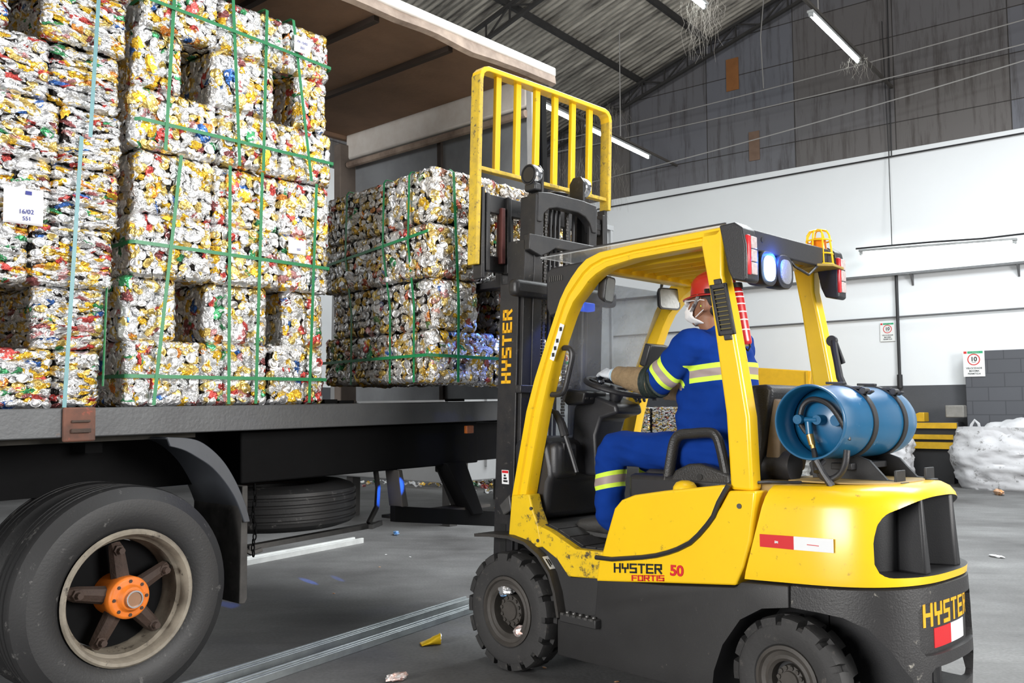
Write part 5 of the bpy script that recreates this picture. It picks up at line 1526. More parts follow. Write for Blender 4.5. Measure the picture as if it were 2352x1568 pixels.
# rollers on top of the inner rails
for v, sg in ((-.300, 1), (-.765, -1)):
    sh = MB().lathe([(0, .028), (.048, .028), (.052, .022), (.058, .03), (.064, .03), (.066, .02), (.066, -.028), (0, -.028)], (um(2.95) - .05, v, 2.965), 'y', 32).build('sheave', M_plastic, mast, smooth=30)
    MB().lathe([(.0665, .022), (.0675, .02), (.0675, -.028), (.0665, -.03)], (um(2.95) - .05, v, 2.965), 'y', 32, True).build('sheave_tread', M_chrome, sh)
    b = v - .040 if sg > 0 else v + .040
    MB().prism([(um(2.9) - .115, 2.80), (um(2.9) - .115, 2.99), (um(2.95) - .085, 3.03), (um(2.95) - .02, 3.03), (um(2.9) + .01, 2.99), (um(2.9) + .01, 2.80)], b - .008, b + .008).build('sheave_plate', M_mast, mast, bevel=.004)
    if sg > 0: MB().box((um(2.9) - .06, v - .005, 2.885), (.10, .06, .05)).build('sheave_block', M_plastic, mast, bevel=.01)
# lettering up the outside of the rail
tm = stroke_text('HYSTER', .068, .0165, wide=.92); L_ = max(p[0] for p in tm.v)
place(tm, lambda x, y, q: (um(1.67 + x * .45 / L_) - .028 + y, -.1795 + q * 2, 1.665 + x * .45 / L_)); tm.build('name_lettering', M_decal_y, mast, smooth=None)
MB().prism([(um(.95) - .02, .92), (um(.95) - .11, .99), (um(.95) - .13, .90), (um(.9) - .06, .86)], -.18, -.12).build('tilt_anchor', M_grey_steel, mast, bevel=.008)
MB().prism([(um(.7) - .03, .62), (um(.7) - .03, .80), (um(.7) + .02, .80), (um(.7) + .02, .62)], -.181, -.176).build('rail_slot', M_decal_k, mast, smooth=None)
MB().tube([(.05, -.30, .62), (um(.95) - .09, -.30, .95)], .03, 10).build('tilt_cylinder', M_grey_steel, mast)
# ---- carriage, backrest and forks
car = empty('carriage', (0, 0, 0)); car.parent = fork
uc = lambda z: .395 - .037 * (z - 2.4)
M_dkred = pbr('dark_red_steel', (.12, .03, .025), .6, noise=.5)
for z0, z1 in ((2.74, 2.86), (2.37, 2.47)):
    MB().box((uc((z0 + z1) / 2), CV - .08, (z0 + z1) / 2), (.045, 1.16, z1 - z0)).build('carriage_bar', M_mast, car, bevel=.008)
for v in (-.115, -.30, -.86, -1.12):
    MB().box((uc(2.6) - .03, v, 2.61), (.05, .035, .50)).build('carriage_plate', M_mast, car, bevel=.008)
MB().box((uc(2.6) - .03, -.245, 2.60), (.05, .03, .36)).build('carriage_plate', M_dkred, car, bevel=.004)
for v in (-.075, -1.23):
    m = MB(); m.box((uc(2.6) - .01, v, 2.60), (.085, .028, .58)); m.box((uc(2.85), v - .03 * (1 if v > CV else -1), 2.80), (.05, .09, .05)); m.box((uc(2.42), v - .03 * (1 if v > CV else -1), 2.42), (.05, .09, .05)); m.build('backrest_bracket', M_mast, car, bevel=.006)
br = empty('load_backrest', (0, 0, 0)); br.parent = fork
ub = lambda z: .385 - .028 * (z - 2.4)
VL, VR = -.035, -1.285
m = MB()
P = [(ub(2.40), VL, 2.395), (ub(3.0), VL, 3.0), (ub(3.57), VL, 3.585)]
def post(v, zb, mat):
    MB().loft([[(ub(z) + a, v + b, z) for a, b in ((-.042, -.016), (.042, -.016), (.042, .016), (-.042, .016))] for z in (zb, 3.0, 3.60)]).build('post', mat, br, bevel=.006)
post(VL, 2.395, M_yellow_rust); post(VR, 2.93, M_yellow_rust)
MB().box((uc(2.75), VR + .02, 2.75), (.07, .035, .36)).build('lower_post', M_mast, br, bevel=.005)
# top rail with rounded corners
path = [(ub(3.58), VL, 3.575), (ub(3.62), VL - .008, 3.615), (ub(3.64), VL - .03, 3.638), (ub(3.65), VL - .06, 3.648), (ub(3.65), CV - .1, 3.652), (ub(3.65), VR + .06, 3.648), (ub(3.64), VR + .03, 3.638), (ub(3.62), VR + .008, 3.615), (ub(3.58), VR, 3.575)]
sec = []
for i, p in enumerate(path):
    a, b = Vector(path[max(0, i - 1)]), Vector(path[min(len(path) - 1, i + 1)])
    t = (b - a).normalized(); x = Vector((1, 0, 0)); nn = t.cross(x).normalized()
    sec.append([Vector(p) + x * (.042 * i_) + nn * (.016 * j_) for i_, j_ in ((-1, -1), (1, -1), (1, 1), (-1, 1))])
MB().loft(sec).build('top_rail', M_yellow, br, bevel=.004)
MB().box((ub(3.0), (VL + VR) / 2, 3.01), (.05, 1.25, .026)).build('lower_rail', M_yellow_rust, br, bevel=.004)
for i in range(6):
    v = VL + (VR - VL) * (i + 1) / 7
    MB().loft([[(ub(z) + a, v + b, z) for a, b in ((-.008, -.022), (.022, -.022), (.022, .022), (-.008, .022))] for z in (3.01, 3.64)]).build('bar', M_yellow, br, bevel=.003)
for v in (-.36, -.80):
    m = MB(); m.prism([(uc(2.6) + .03, 2.86), (uc(2.6) + .07, 2.86), (uc(2.3) + .085, 2.335), (1.55, 2.325), (1.55, 2.312), (uc(2.3) + .02, 2.285)], v - .055, v + .055); m.build('fork_tine', M_mast, fork, bevel=.006)
# ---- driver's station
dc = MB().prism([(.16, .84), (.17, 1.29), (.10, 1.335), (-.05, 1.325), (-.12, 1.30), (-.155, 1.16), (-.16, 1.10), (-.13, 1.06), (-.10, .86)], -.17, -1.0).build('dash_cowl', M_plastic, fork, bevel=.035, seg=4)
MB().box((-.135, -.28, 1.2), (.10, .20, .22)).build('cowl_bulge', M_plastic, fork, bevel=.045, seg=4)
MB().prism([(-.04, 1.30), (-.06, 1.50), (-.12, 1.585), (-.20, 1.59), (-.40, 1.525), (-.41, 1.47), (-.28, 1.44), (-.24, 1.34), (-.25, 1.10), (-.10, 1.10)], -.46, -.70).build('steering_column', M_plastic, fork, bevel=.02, seg=3)
db = MB().prism([(-.055, 1.58), (-.10, 1.62), (-.25, 1.60), (-.23, 1.53), (-.10, 1.52), (-.05, 1.56)], -.36, -.56).build('instrument_pod', M_plastic, fork, bevel=.012)
m = MB()
for i in range(4): m.box((-.235, -.385 - i * .045, 1.568), (.012, .030, .026))
m.build('pod_button', M_grey_steel, db, bevel=.003)
sw = empty('steering_wheel', (-.345, CV + .02, 1.628), 0, R(-16.5)); sw.parent = fork
sw.rotation_euler = (0, R(-16.5), 0)
MB().tube([(.195 * math.cos(a), .195 * math.sin(a), 0) for a in [2 * math.pi * k / 40 for k in range(40)]], .0165, 10, closed=True).build('wheel_rim', M_plastic, sw)
m = MB()
for a in (20, 150, 265): m.bar((.03 * math.cos(R(a)), .03 * math.sin(R(a)), -.01), (.19 * math.cos(R(a)), .19 * math.sin(R(a)), 0), .032, .012)
m.lathe([(0, .012), (.045, .008), (.052, -.02), (.03, -.09), (0, -.09)], (0, 0, 0), 'z', 24); m.build('wheel_spoke', M_plastic, sw, smooth=40)
MB().tube(smooth_path([(-.284, -.135, 1.845), (-.322, -.135, 1.842), (-.345, -.135, 1.826), (-.352, -.135, 1.79), (-.325, -.135, 1.70), (-.298, -.135, 1.62), (-.275, -.135, 1.590), (-.235, -.135, 1.580), (-.16, -.135, 1.583)], 4), .0165, 10).build('grab_handle', M_plastic, fork)
lv = MB().tube([(-.268, -.26, 1.133), (-.225, -.26, 1.24), (-.18, -.26, 1.343)], [.012, .013, .014], 8).build('brake_lever', M_plastic, fork)
MB().tube([(-.177, -.26, 1.34), (-.15, -.26, 1.41), (-.105, -.26, 1.475), (-.075, -.26, 1.488)], [.026, .025, .020, .012], 10).build('lever_grip', M_plastic, lv)
MB().prism([(-.17, 1.10), (-.19, 1.30), (-.165, 1.31), (-.125, 1.25), (-.115, 1.10)], -.24, -.27).build('lever_bracket', M_plastic, fork, bevel=.006)
tb = MB().box((-.455, -.76, 1.82), (.05, .19, .14), rot=Matrix.Rotation(R(-20), 3, 'Y')).build('display_screen', M_plastic, fork, bevel=.01)
MB().box((-.43, -.80, 1.66), (.03, .03, .22)).build('screen_stalk', M_plastic, fork)
# pedals
MB().box((-.02, -.66, .93), (.05, .12, .15), rot=Matrix.Rotation(R(-35), 3, 'Y')).build('pedal', M_rubber, fork, bevel=.006)
# seat
seat = empty('seat', (0, 0, 0)); seat.parent = fork
M_vinyl = pbr('black_vinyl', (.028, .027, .027), .42, bump=.25, bscale=130, noise=.4, nscale=8, dark=(.016, .016, .016))
MB().prism([(-.68, 1.09), (-.675, 1.15), (-.72, 1.175), (-.95, 1.16), (-1.28, 1.18), (-1.30, 1.09)], -.34, -.80).build('cushion', M_vinyl, seat, bevel=.03, seg=3)
MB().box((-.98, CV, 1.07), (.52, .42, .06)).build('seat_base', M_plastic, seat, bevel=.01)
MB().prism([(-1.20, 1.17), (-1.27, 1.40), (-1.335, 1.58), (-1.36, 1.61), (-1.46, 1.615), (-1.49, 1.59), (-1.43, 1.30), (-1.40, 1.17)], -.33, -.80).build('backrest', M_vinyl, seat, bevel=.04, seg=4)
MB().prism([(-1.465, 1.545), (-1.52, 1.535), (-1.50, 1.25), (-1.425, 1.25)], -.36, -.74).build('back_panel', pbr('dusty_brown_panel', (.28, .21, .14), .7, noise=.6, nscale=7), seat, bevel=.008)
hr = MB().tube(smooth_path([(-.905, -.275, 1.14), (-.925, -.275, 1.24), (-.948, -.275, 1.325), (-.985, -.275, 1.360), (-1.06, -.275, 1.368), (-1.165, -.275, 1.374), (-1.205, -.275, 1.352), (-1.228, -.275, 1.29), (-1.255, -.275, 1.17)], 4), [(.030, .026)] * 33, 12).build('hip_restraint', M_vinyl, seat)
MB().prism([(-.935, 1.13), (-.97, 1.18), (-1.05, 1.215), (-1.12, 1.22), (-1.20, 1.20), (-1.30, 1.17), (-1.30, 1.09), (-1.08, 1.09), (-.985, 1.075), (-.94, 1.10)], -.24, -.315).build('hip_guard', M_vinyl, seat, bevel=.02, seg=3)
MB().lathe([(0, -.002), (.016, -.002), (.016, .004), (0, .004)], (-1.125, -.239, 1.152), 'y', 14).build('guard_hole', M_decal_k, seat)
MB().tube([(-.862, -.26, 1.105), (-.90, -.26, 1.125), (-.97, -.265, 1.10)], [.010, .024, .02], 10).build('seat_lever', M_grey_steel, seat)
MB().lathe([(.062, 0), (.06, .02), (.045, .042), (.02, .052), (0, .053)], (-1.09, -.16, 1.085), 'z', 24).build('filler_cap', M_yellow, fork, smooth=50)
MB().tube([(-1.30, -.42, 1.215), (-1.55, -.42, 1.215)], .075, 18).build('air_cleaner', M_plastic, fork)
MB().box((-1.62, CV, 1.10), (.40, .80, .10)).build('hood_front', M_blacktop, fork, bevel=.02)
# cylinder cradle
cr = empty('tank_cradle', (0, 0, 0)); cr.parent = fork
TU, TZ, TRd = -1.745, 1.432, .172
for v in (-.50, -.83):
    m = MB(); m.prism([(TU + .14, 1.16), (TU + .16, 1.23), (TU + .10, 1.285), (TU - .08, 1.275), (TU - .14, 1.255), (TU - .22, 1.17), (TU - .28, 1.165), (TU - .28, 1.15)], v - .012, v + .012)
    m.box((TU - .20, v + .02, 1.158), (.22, .08, .012)); m.box((TU - .275, v + .0, 1.185), (.012, .10, .06)); m.build('cradle_bracket', M_black, cr, bevel=.003)
    bd = MB()
    pts = [(TU + (TRd + .006) * math.cos(R(a)), v, TZ + (TRd + .006) * math.sin(R(a))) for a in range(-110, 251, 15)]
    vs = []; fs = []
    for a in range(0, 360, 6):
        for rr in (TRd + .001, TRd + .007):
            for dv in (-.020, .020): vs.append((TU + rr * math.cos(R(a)), v + dv, TZ + rr * math.sin(R(a))))
    n = 60
    for i in range(n):
        b, c = 4 * i, 4 * ((i + 1) % n)
        fs += [(b + 2, c + 2, c + 3, b + 3), (b, b + 1, c + 1, c), (b, c, c + 2, b + 2), (b + 1, b + 3, c + 3, c + 1)]
    bd.add(vs, fs); bo = bd.build('clamp_band', M_black, cr)
    ck = MB(); ck.bar((TU + .13, v, TZ + .165), (TU - .11, v, TZ + .160), .030, .014); ck.tube([(TU - .125, v - .025, TZ + .145), (TU - .125, v + .025, TZ + .145)], .017, 10)
    ck.bar((TU - .03, v + .0, TZ + .183), (TU + .06, v, TZ + .186), .035, .012); ck.bar((TU - .14, v, TZ + .13), (TU - .165, v, TZ + .145), .03, .01)
    ck.build('clamp_buckle', M_black, bo, bevel=.003)
MB().box((TU - .03, -.66, 1.225), (.10, .45, .03)).build('cradle_beam', M_black, cr, bevel=.003)
MB().tube(smooth_path([(TU - .165, -.22, 1.31), (TU - .16, -.21, 1.25), (TU - .135, -.21, 1.205), (TU - .09, -.21, 1.18), (TU - .045, -.215, 1.19), (TU - .02, -.24, 1.23), (TU - .01, -.30, 1.25)]), .0145, 12).build('gas_hose', M_plastic, fork)
MB().tube([(TU - .035, -.185, 1.262), (TU - .065, -.19, 1.205), (TU - .10, -.20, 1.15)], [.014, .015, .018], 8).build('gas_hose', M_plastic, fork)
MB().tube([(-1.50, -.13, 1.150), (-1.56, -.14, 1.156), (-1.66, -.20, 1.156), (-1.74, -.30, 1.160)], .008, 6).build('cable', M_plastic, fork)
# ---- gas cylinder (lifts off)
gas = empty('gas_cylinder', FK.w(TU, -.20, TZ), FK.ang)
tag(gas, 'blue gas cylinder strapped on its side on the rear of the forklift', 'gas cylinder')
M_blue = pbr('blue_cylinder_paint', (.006, .105, .235), .34, coat=.3, noise=.4, nscale=5, dark=(.007, .06, .13), dirt=(.34, .44, .50), dscale=18, damt=.37)
prof = [(.158, -.150), (.160, -.002), (.164, .003), (.170, .003), (.173, -.004), (.169, -.02), (.1665, -.16), (.1715, -.18), (.1715, -.72), (.164, -.78), (.145, -.835), (.11, -.872), (.06, -.895), (0, -.90)]
MB().lathe(prof, (0, 0, 0), 'y', 64, cap=False).build('shell', M_blue, gas, smooth=40)
MB().lathe([(.160, -.20), (.159, -.16), (.13, -.135), (.08, -.115), (0, -.105)], (0, 0, 0), 'y', 48, cap=False).build('end_dome', M_blue, gas, smooth=50)
m = MB(); m.lathe([(0, -.05), (.022, -.05), (.024, -.065), (.024, -.11), (0, -.11)], (-.01, 0, .01), 'y', 16); m.tube([(-.01, -.06, .01), (.05, -.06, .01)], .014, 10)
m.lathe([(0, .03), (.022, .03), (.024, .02), (.024, .004), (0, .004)], (.075, -.06, .012), 'y', 14); m.tube([(.075, -.055, .012), (.04, -.07, .01)], .012, 8)
m.tube([(.035, -.06, .0), (.028, -.055, -.055)], .017, 10)
m.build('valve', M_blue, gas, smooth=40)
MB().lathe([(0, -.08), (.026, -.08), (.028, -.10), (.024, -.125), (0, -.125)], (-.085, 0, .008), 'y', 12).build('gauge_boss', M_blue, gas)
M_brass = pbr('brass', (.58, .38, .14), .3, metal=.85)
MB().tube([(.026, -.053, -.058), (.012, -.047, -.105)], [.018, .016], 10).tube([(.012, -.047, -.10), (.004, -.044, -.125)], .012, 8).build('coupling', M_brass, gas, smooth=40)
MB().tube([(.004, -.044, -.122), (-.01, -.03, -.155), (-.025, .0, -.19), (-.04, .02, -.22)], [.012, .014, .013, .014], 8).build('hose_end', M_plastic, gas)
MB().tube(smooth_path([(.06, -.09, -.05), (.085, -.08, .0), (.07, -.08, .075), (.02, -.08, .105), (-.05, -.08, .085), (-.10, -.08, .03), (-.135, -.08, -.04), (-.145, -.075, -.08)]), .0135, 10).build('hose', M_plastic, gas)
# ---- fire extinguisher hung on the near rear post
ex = empty('fire_extinguisher', FK.w(-1.40, -.225, 1.80), FK.ang); ex.rotation_euler = (0, R(10), FK.ang)
tag(ex, 'slim red fire extinguisher hung on the inner side of the near rear post', 'fire extinguisher')
M_exred = pbr('extinguisher_red', (.55, .012, .015), .3, coat=.4)
MB().lathe([(0, 0), (.034, 0), (.042, .01), (.043, .02), (.043, .27), (.036, .30), (.018, .32), (.018, .34), (0, .34)], (0, 0, 0), 'z', 28).build('body', M_exred, ex, smooth=40)
m = MB()
for z in (.07, .12, .16, .20, .235, .26): m.lathe([(.0433, z), (.0438, z), (.0438, z + .006), (.0433, z + .006)], (0, 0, 0), 'z', 28, True)
m.build('label_line', M_decal_w, ex, smooth=None)
MB().lathe([(.043, .285), (.047, .285), (.047, .31), (.043, .31)], (0, 0, 0), 'z', 24, True).bar((.045, 0, .297), (.10, .10, .297), .012, .02).build('strap', M_plastic, ex)
MB().tube([(0, 0, -.004), (-.02, 0, -.03), (-.035, 0, -.01), (-.03, 0, .01)], .005, 6).build('hook', M_plastic, ex)
# ================================================================ the driver
DB_ = Vector((-1.05, -.565, 1.16))
drv = empty('person', FK.w(*DB_), FK.ang)
tag(drv, 'person in blue overalls, red hard hat and white mask driving the forklift', 'person')
M_cloth = pbr('blue_work_cloth', (.003, .034, .235), .9, spec=.15, noise=.4, nscale=6, dark=(.002, .018, .12), bump=.25, bscale=14)
M_ylw = pbr('hi_vis_yellow', (.62, .85, .06), .7)
M_refl = pbr('reflective_grey', (.33, .26, .245), .55)
M_skin = pbr('brown_skin', (.25, .115, .065), .55, noise=.2, nscale=20)
M_sleeve = pbr('tan_knit_sleeve', (.27, .19, .105), .9, noise=.4, nscale=40, bump=.6, bscale=60)
M_cuffk = pbr('dark_green_cuff', (.012, .022, .018), .7, bump=.4, bscale=60)
M_glove = pbr('white_work_glove', (.62, .66, .72), .85, noise=.3, nscale=18, dark=(.34, .38, .46), bump=.3, bscale=90)
M_glovek = pbr('dark_glove_palm', (.02, .025, .035), .6)
M_boot = pbr('dusty_black_boot', (.035, .033, .031), .65, noise=.6, nscale=12, bump=.3, bscale=40)
M_helmet = pbr('red_hard_hat', (.42, .022, .015), .30, coat=.4)
M_mask = pbr('white_face_mask', (.82, .82, .83), .85, bump=.3, bscale=50)
M_goggle = pbr('clear_goggle', (.55, .55, .56), .15, coat=.5)
M_strapg = pbr('grey_elastic', (.22, .21, .21), .7)
def limb(mb, pts, rad, n=18):
    """closed tapered tube with rounded ends; pts in forklift coordinates"""
    P = [Vector(p) - DB_ for p in pts]
    # resample smoothly
    Q = []; Rr = []
    m = len(P)
    for i in range(m - 1):
        p0, p1, p2, p3 = P[max(i - 1, 0)], P[i], P[i + 1], P[min(i + 2, m - 1)]
        for k in range(4):
            t = k / 4
            Q.append(0.5 * ((2 * p1) + (p2 - p0) * t + (2 * p0 - 5 * p1 + 4 * p2 - p3) * t * t + (3 * p1 - p0 - 3 * p2 + p3) * t ** 3))
            a, b = rad[i], rad[i + 1]
            a = a if isinstance(a, tuple) else (a, a); b = b if isinstance(b, tuple) else (b, b)
            Rr.append((a[0] + (b[0] - a[0]) * t, a[1] + (b[1] - a[1]) * t))
    Q.append(P[-1]); r = rad[-1]; Rr.append(r if isinstance(r, tuple) else (r, r))
    mb.tube(Q, Rr, n)
    for q, r in ((Q[0], Rr[0]), (Q[-1], Rr[-1])): mb.ell(q, (min(r) * .98,) * 3, 14, 8)
def rings(mb, rs, n=26):
    """torso: list of (u, v, z, ru, rv)"""
    R_ = []
    for u, v, z, ru, rv in rs:
        R_.append([Vector((u + ru * math.copysign(abs(math.cos(a)) ** .82, math.cos(a)), v + rv * math.copysign(abs(math.sin(a)) ** .82, math.sin(a)), z)) - DB_ for a in [2 * math.pi * k / n for k in range(n)]])
    mb.loft(R_)
LS, LE, LW, LH = (-1.00, -.365, 1.835), (-.800, -.315, 1.640), (-.46, -.390, 1.690), (-.36, -.425, 1.715)
RS, RE, RW, RH = (-1.04, -.775, 1.835), (-.84, -.83, 1.60), (-.52, -.74, 1.60), (-.44, -.72, 1.61)
LHip, LK, LA = (-1.08, -.455, 1.255), (-.47, -.37, 1.265), (-.42, -.36, .855)
RHip, RK, RA = (-1.08, -.67, 1.255), (-.50, -.76, 1.26), (-.36, -.76, .90)
TOR = [(-1.10, -.565, 1.17, .165, .190), (-1.060, -.565, 1.28, .215, .205), (-1.030, -.565, 1.42, .228, .20), (-1.025, -.565, 1.56, .218, .20), (-1.045, -.565, 1.70, .180, .21), (-1.04, -.568, 1.80, .152, .215), (-1.02, -.57, 1.87, .115, .165), (-1.00, -.57, 1.915, .075, .09)]
# skin body: one continuous surface
b = MB()
rings(b, [(u, v, z, ru * .86, rv * .86) for u, v, z, ru, rv in TOR])
limb(b, [(-1.0, -.57, 1.86), (-.985, -.57, 1.93), (-.965, -.572, 1.99)], [.064, .058, .060])
HC = Vector((-.955, -.572, 2.078)) - DB_
b.ell(HC + Vector((-.014, 0, .004)), (.110, .079, .108), 22, 16)                                             # skull
b.ell(HC + Vector((.035, 0, -.055)), (.066, .060, .072), 18, 12)                  # jaw
b.ell(HC + Vector((.052, 0, -.098)), (.036, .040, .028), 14, 10)                  # chin
b.ell(HC + Vector((.060, 0, .030)), (.042, .058, .022), 14, 10)                   # brow
limb(b, [DB_ + HC + Vector((.088, 0, .012)), DB_ + HC + Vector((.108, 0, -.022)), DB_ + HC + Vector((.100, 0, -.032))], [.010, .015, .012], 10)   # nose
for s_ in (1, -1):
    b.ell(HC + Vector((.062, s_ * .044, -.030)), (.026, .022, .026), 12, 8)       # cheeks
    b.ell(HC + Vector((-.040, s_ * .083, -.022)), (.023, .014, .036), 12, 10)     # ears
    b.ell(HC + Vector((-.052, s_ * .085, -.014)), (.009, .008, .028), 10, 8)
limb(b, [LS, LE, LW], [.055, .042, .030]); limb(b, [RS, RE, RW], [.055, .042, .030])
limb(b, [LHip, LK, LA], [.080, .056, .040]); limb(b, [RHip, RK, RA], [.080, .056, .040])
bo = b.build('body', M_skin, drv); voxel(bo, .0085, 5)
# eyes and brows, mouth behind the mask
m = MB()
for s_ in (1, -1): m.ell(HC + Vector((.086, s_ * .030, .004)), (.010, .013, .009), 12, 8)
m.build('eye', pbr('eye_white', (.6, .58, .55), .3), drv)
m = MB()
for s_ in (1, -1): m.ell(HC + Vector((.0945, s_ * .030, .004)), (.003, .006, .006), 10, 6)
m.build('iris', pbr('dark_iris', (.02, .012, .01), .2), drv)
m = MB()
for s_ in (1, -1): m.tube([HC + Vector((.098, s_ * .014, .022)), HC + Vector((.094, s_ * .032, .028)), HC + Vector((.080, s_ * .050, .022))], [.004, .0055, .003], 6)
m.build('eyebrow', pbr('black_hair', (.012, .01, .009), .7), drv)
MB().tube([HC + Vector((.096, -.026, -.066)), HC + Vector((.106, 0, -.066)), HC + Vector((.096, .026, -.066))], [.004, .007, .004], 8).build('mouth', pbr('lips', (.22, .08, .06), .5), drv)
h = MB(); h.ell(HC + Vector((-.040, 0, .018)), (.090, .0800, .086), 22, 14); h.ell(HC + Vector((-.072, 0, -.040)), (.048, .062, .045), 16, 10)
h.build('hair', pbr('black_hair', (.012, .01, .009), .7), drv)
# overalls: shirt and trousers as one loose surface, stripes cut in cleanly
c = MB()
rings(c, TOR)
limb(c, [(-1.015, -.57, 1.86), (-1.0, -.57, 1.90)], [(.088, .095), (.070, .075)])
limb(c, [(-1.02, -.42, 1.815), LS, (-.90, -.335, 1.735), (-.815, -.318, 1.655)], [.085, .088, .086, .088])
limb(c, [(-1.05, -.72, 1.815), RS, (-.94, -.80, 1.72), (-.86, -.825, 1.62)], [.085, .085, .082, .082])
limb(c, [(-1.10, -.47, 1.25), LHip, (-.80, -.40, 1.265), LK, (-.435, -.366, 1.12), (-.425, -.365, .98), (-.425, -.362, .875)], [.105, .108, .106, .098, .088, .086, .080])
limb(c, [(-1.10, -.66, 1.25), RHip, (-.80, -.73, 1.255), RK, (-.43, -.76, 1.10), (-.38, -.76, .92)], [.105, .108, .104, .094, .084, .078])
co = c.build('overalls', M_cloth, drv); voxel(co, .0105, 4)
me = co.data
for mm in (M_ylw, M_refl): me.materials.append(mm)
# soft folds
for vv in me.vertices:
    p = vv.co; nz = mnoise.noise(Vector((p.x * 9, p.y * 9, p.z * 13))) * .010 + (mnoise.noise(Vector((p.x * 7 + p.z * 9 + 7, p.y * 5, p.z * 20 - p.x * 8)))) * .011
    vv.co = p + vv.normal * nz
bm = bmesh.new(); bm.from_mesh(me)
def band(axis_pt, axis_dir, widths, inside, ends=()):
    d = Vector(axis_dir).normalized(); o0 = Vector(axis_pt) - DB_
    cuts = [0]
    for w in widths: cuts.append(cuts[-1] + w)
    for k in cuts:
        fs = [f for f in bm.faces if inside(f.calc_center_median() + DB_) and abs((f.calc_center_median() - o0).dot(d) - k) < .03]
        es = set(); vs_ = set()
        for f in fs: es.update(f.edges); vs_.update(f.verts)
        bmesh.ops.bisect_plane(bm, geom=list(vs_) + list(es) + fs, dist=1e-5, plane_co=o0 + d * k, plane_no=d)
    for pc, pn in ends:
        pc = Vector(pc) - DB_
        fs = [f for f in bm.faces if abs((f.calc_center_median() - pc).dot(Vector(pn))) < .03 and -.01 < (f.calc_center_median() - o0).dot(d) < cuts[-1] + .01]
        es = set(); vs_ = set()
        for f in fs: es.update(f.edges); vs_.update(f.verts)
        bmesh.ops.bisect_plane(bm, geom=list(vs_) + list(es) + fs, dist=1e-5, plane_co=pc, plane_no=Vector(pn))
    for f in bm.faces:
        cc = f.calc_center_median()
        t = (cc - o0).dot(d)
        if 0 < t < cuts[-1] and inside(cc + DB_):
            i = 0
            while t > cuts[i + 1]: i += 1
            f.material_index = 2 if i == 1 else 1
def seg_in(a, b, r):
    a, b = Vector(a), Vector(b)
    def f(p):
        t = max(0, min(1, (p - a).dot(b - a) / (b - a).length_squared)); return (p - (a + (b - a) * t)).length < r
    return f
larm = seg_in((-.90, -.335, 1.735), (-.80, -.315, 1.64), .125); rarm = seg_in((-.94, -.80, 1.72), (-.85, -.825, 1.60), .12)
torso = lambda p: p.x < -.985 and p.x > -1.32 and 1.5 < p.z < 1.82 and -.80 < p.y < -.28
band((-.885, -.33, 1.722), (.80, .16, -.60), (.022, .038, .022), larm)
band((-.925, -.805, 1.70), (.62, -.2, -.75), (.022, .038, .022), rarm)
band((-1.05, -.565, 1.635), (.10, 0, 1), (.026, .040, .026), torso, [((-.985, 0, 0), (1, 0, 0))])
lleg = seg_in((-.44, -.366, 1.20), (-.43, -.365, 1.0), .13); rleg = seg_in((-.45, -.76, 1.18), (-.40, -.76, 1.0), .13)
band((-.43, -.366, 1.045), (.22, 0, 1), (.024, .042, .024), lleg); band((-.42, -.76, 1.04), (-.3, 0, 1), (.024, .042, .024), rleg)
bm.to_mesh(me); bm.free()
for p in me.polygons: p.use_smooth = True
MB().tube([Vector((-1.0 + .078 * math.cos(a), -.57 + .082 * math.sin(a), 1.905 + .012 * math.cos(a))) - DB_ for a in [2 * math.pi * k / 26 for k in range(26)]], [(.016, .022)] * 26, 8, closed=True).build('collar', M_cloth, drv)
# sleeves pulled over the forearms
def sleeve(P, rad, mat, nm):
    m = MB(); limb_p = [Vector(p) for p in P]
    Q = []; Rr = []
    n = 22
    for i in range(n + 1):
        t = i / n * (len(P) - 1); k = min(int(t), len(P) - 2); f = t - k
        Q.append(limb_p[k].lerp(limb_p[k + 1], f) - DB_); r = rad[k] + (rad[k + 1] - rad[k]) * f
        r *= 1 + .035 * math.sin(i * 2.1) + .03 * math.sin(i * .9 + 1)
        Rr.append(r)
    m.tube(Q, Rr, 20); return m.build(nm, mat, drv, smooth=70)
sleeve([(-.80, -.316, 1.640), (-.64, -.340, 1.660), (-.485, -.383, 1.688)], [.082, .070, .052], M_sleeve, 'sleeve_guard')
sleeve([(-.84, -.83, 1.605), (-.68, -.785, 1.60), (-.54, -.745, 1.602)], [.074, .066, .048], M_sleeve, 'sleeve_guard')
sleeve([(-.822, -.317, 1.650), (-.79, -.319, 1.642), (-.745, -.322, 1.645)], [.088, .090, .0865], M_cuffk, 'sleeve_cuff')
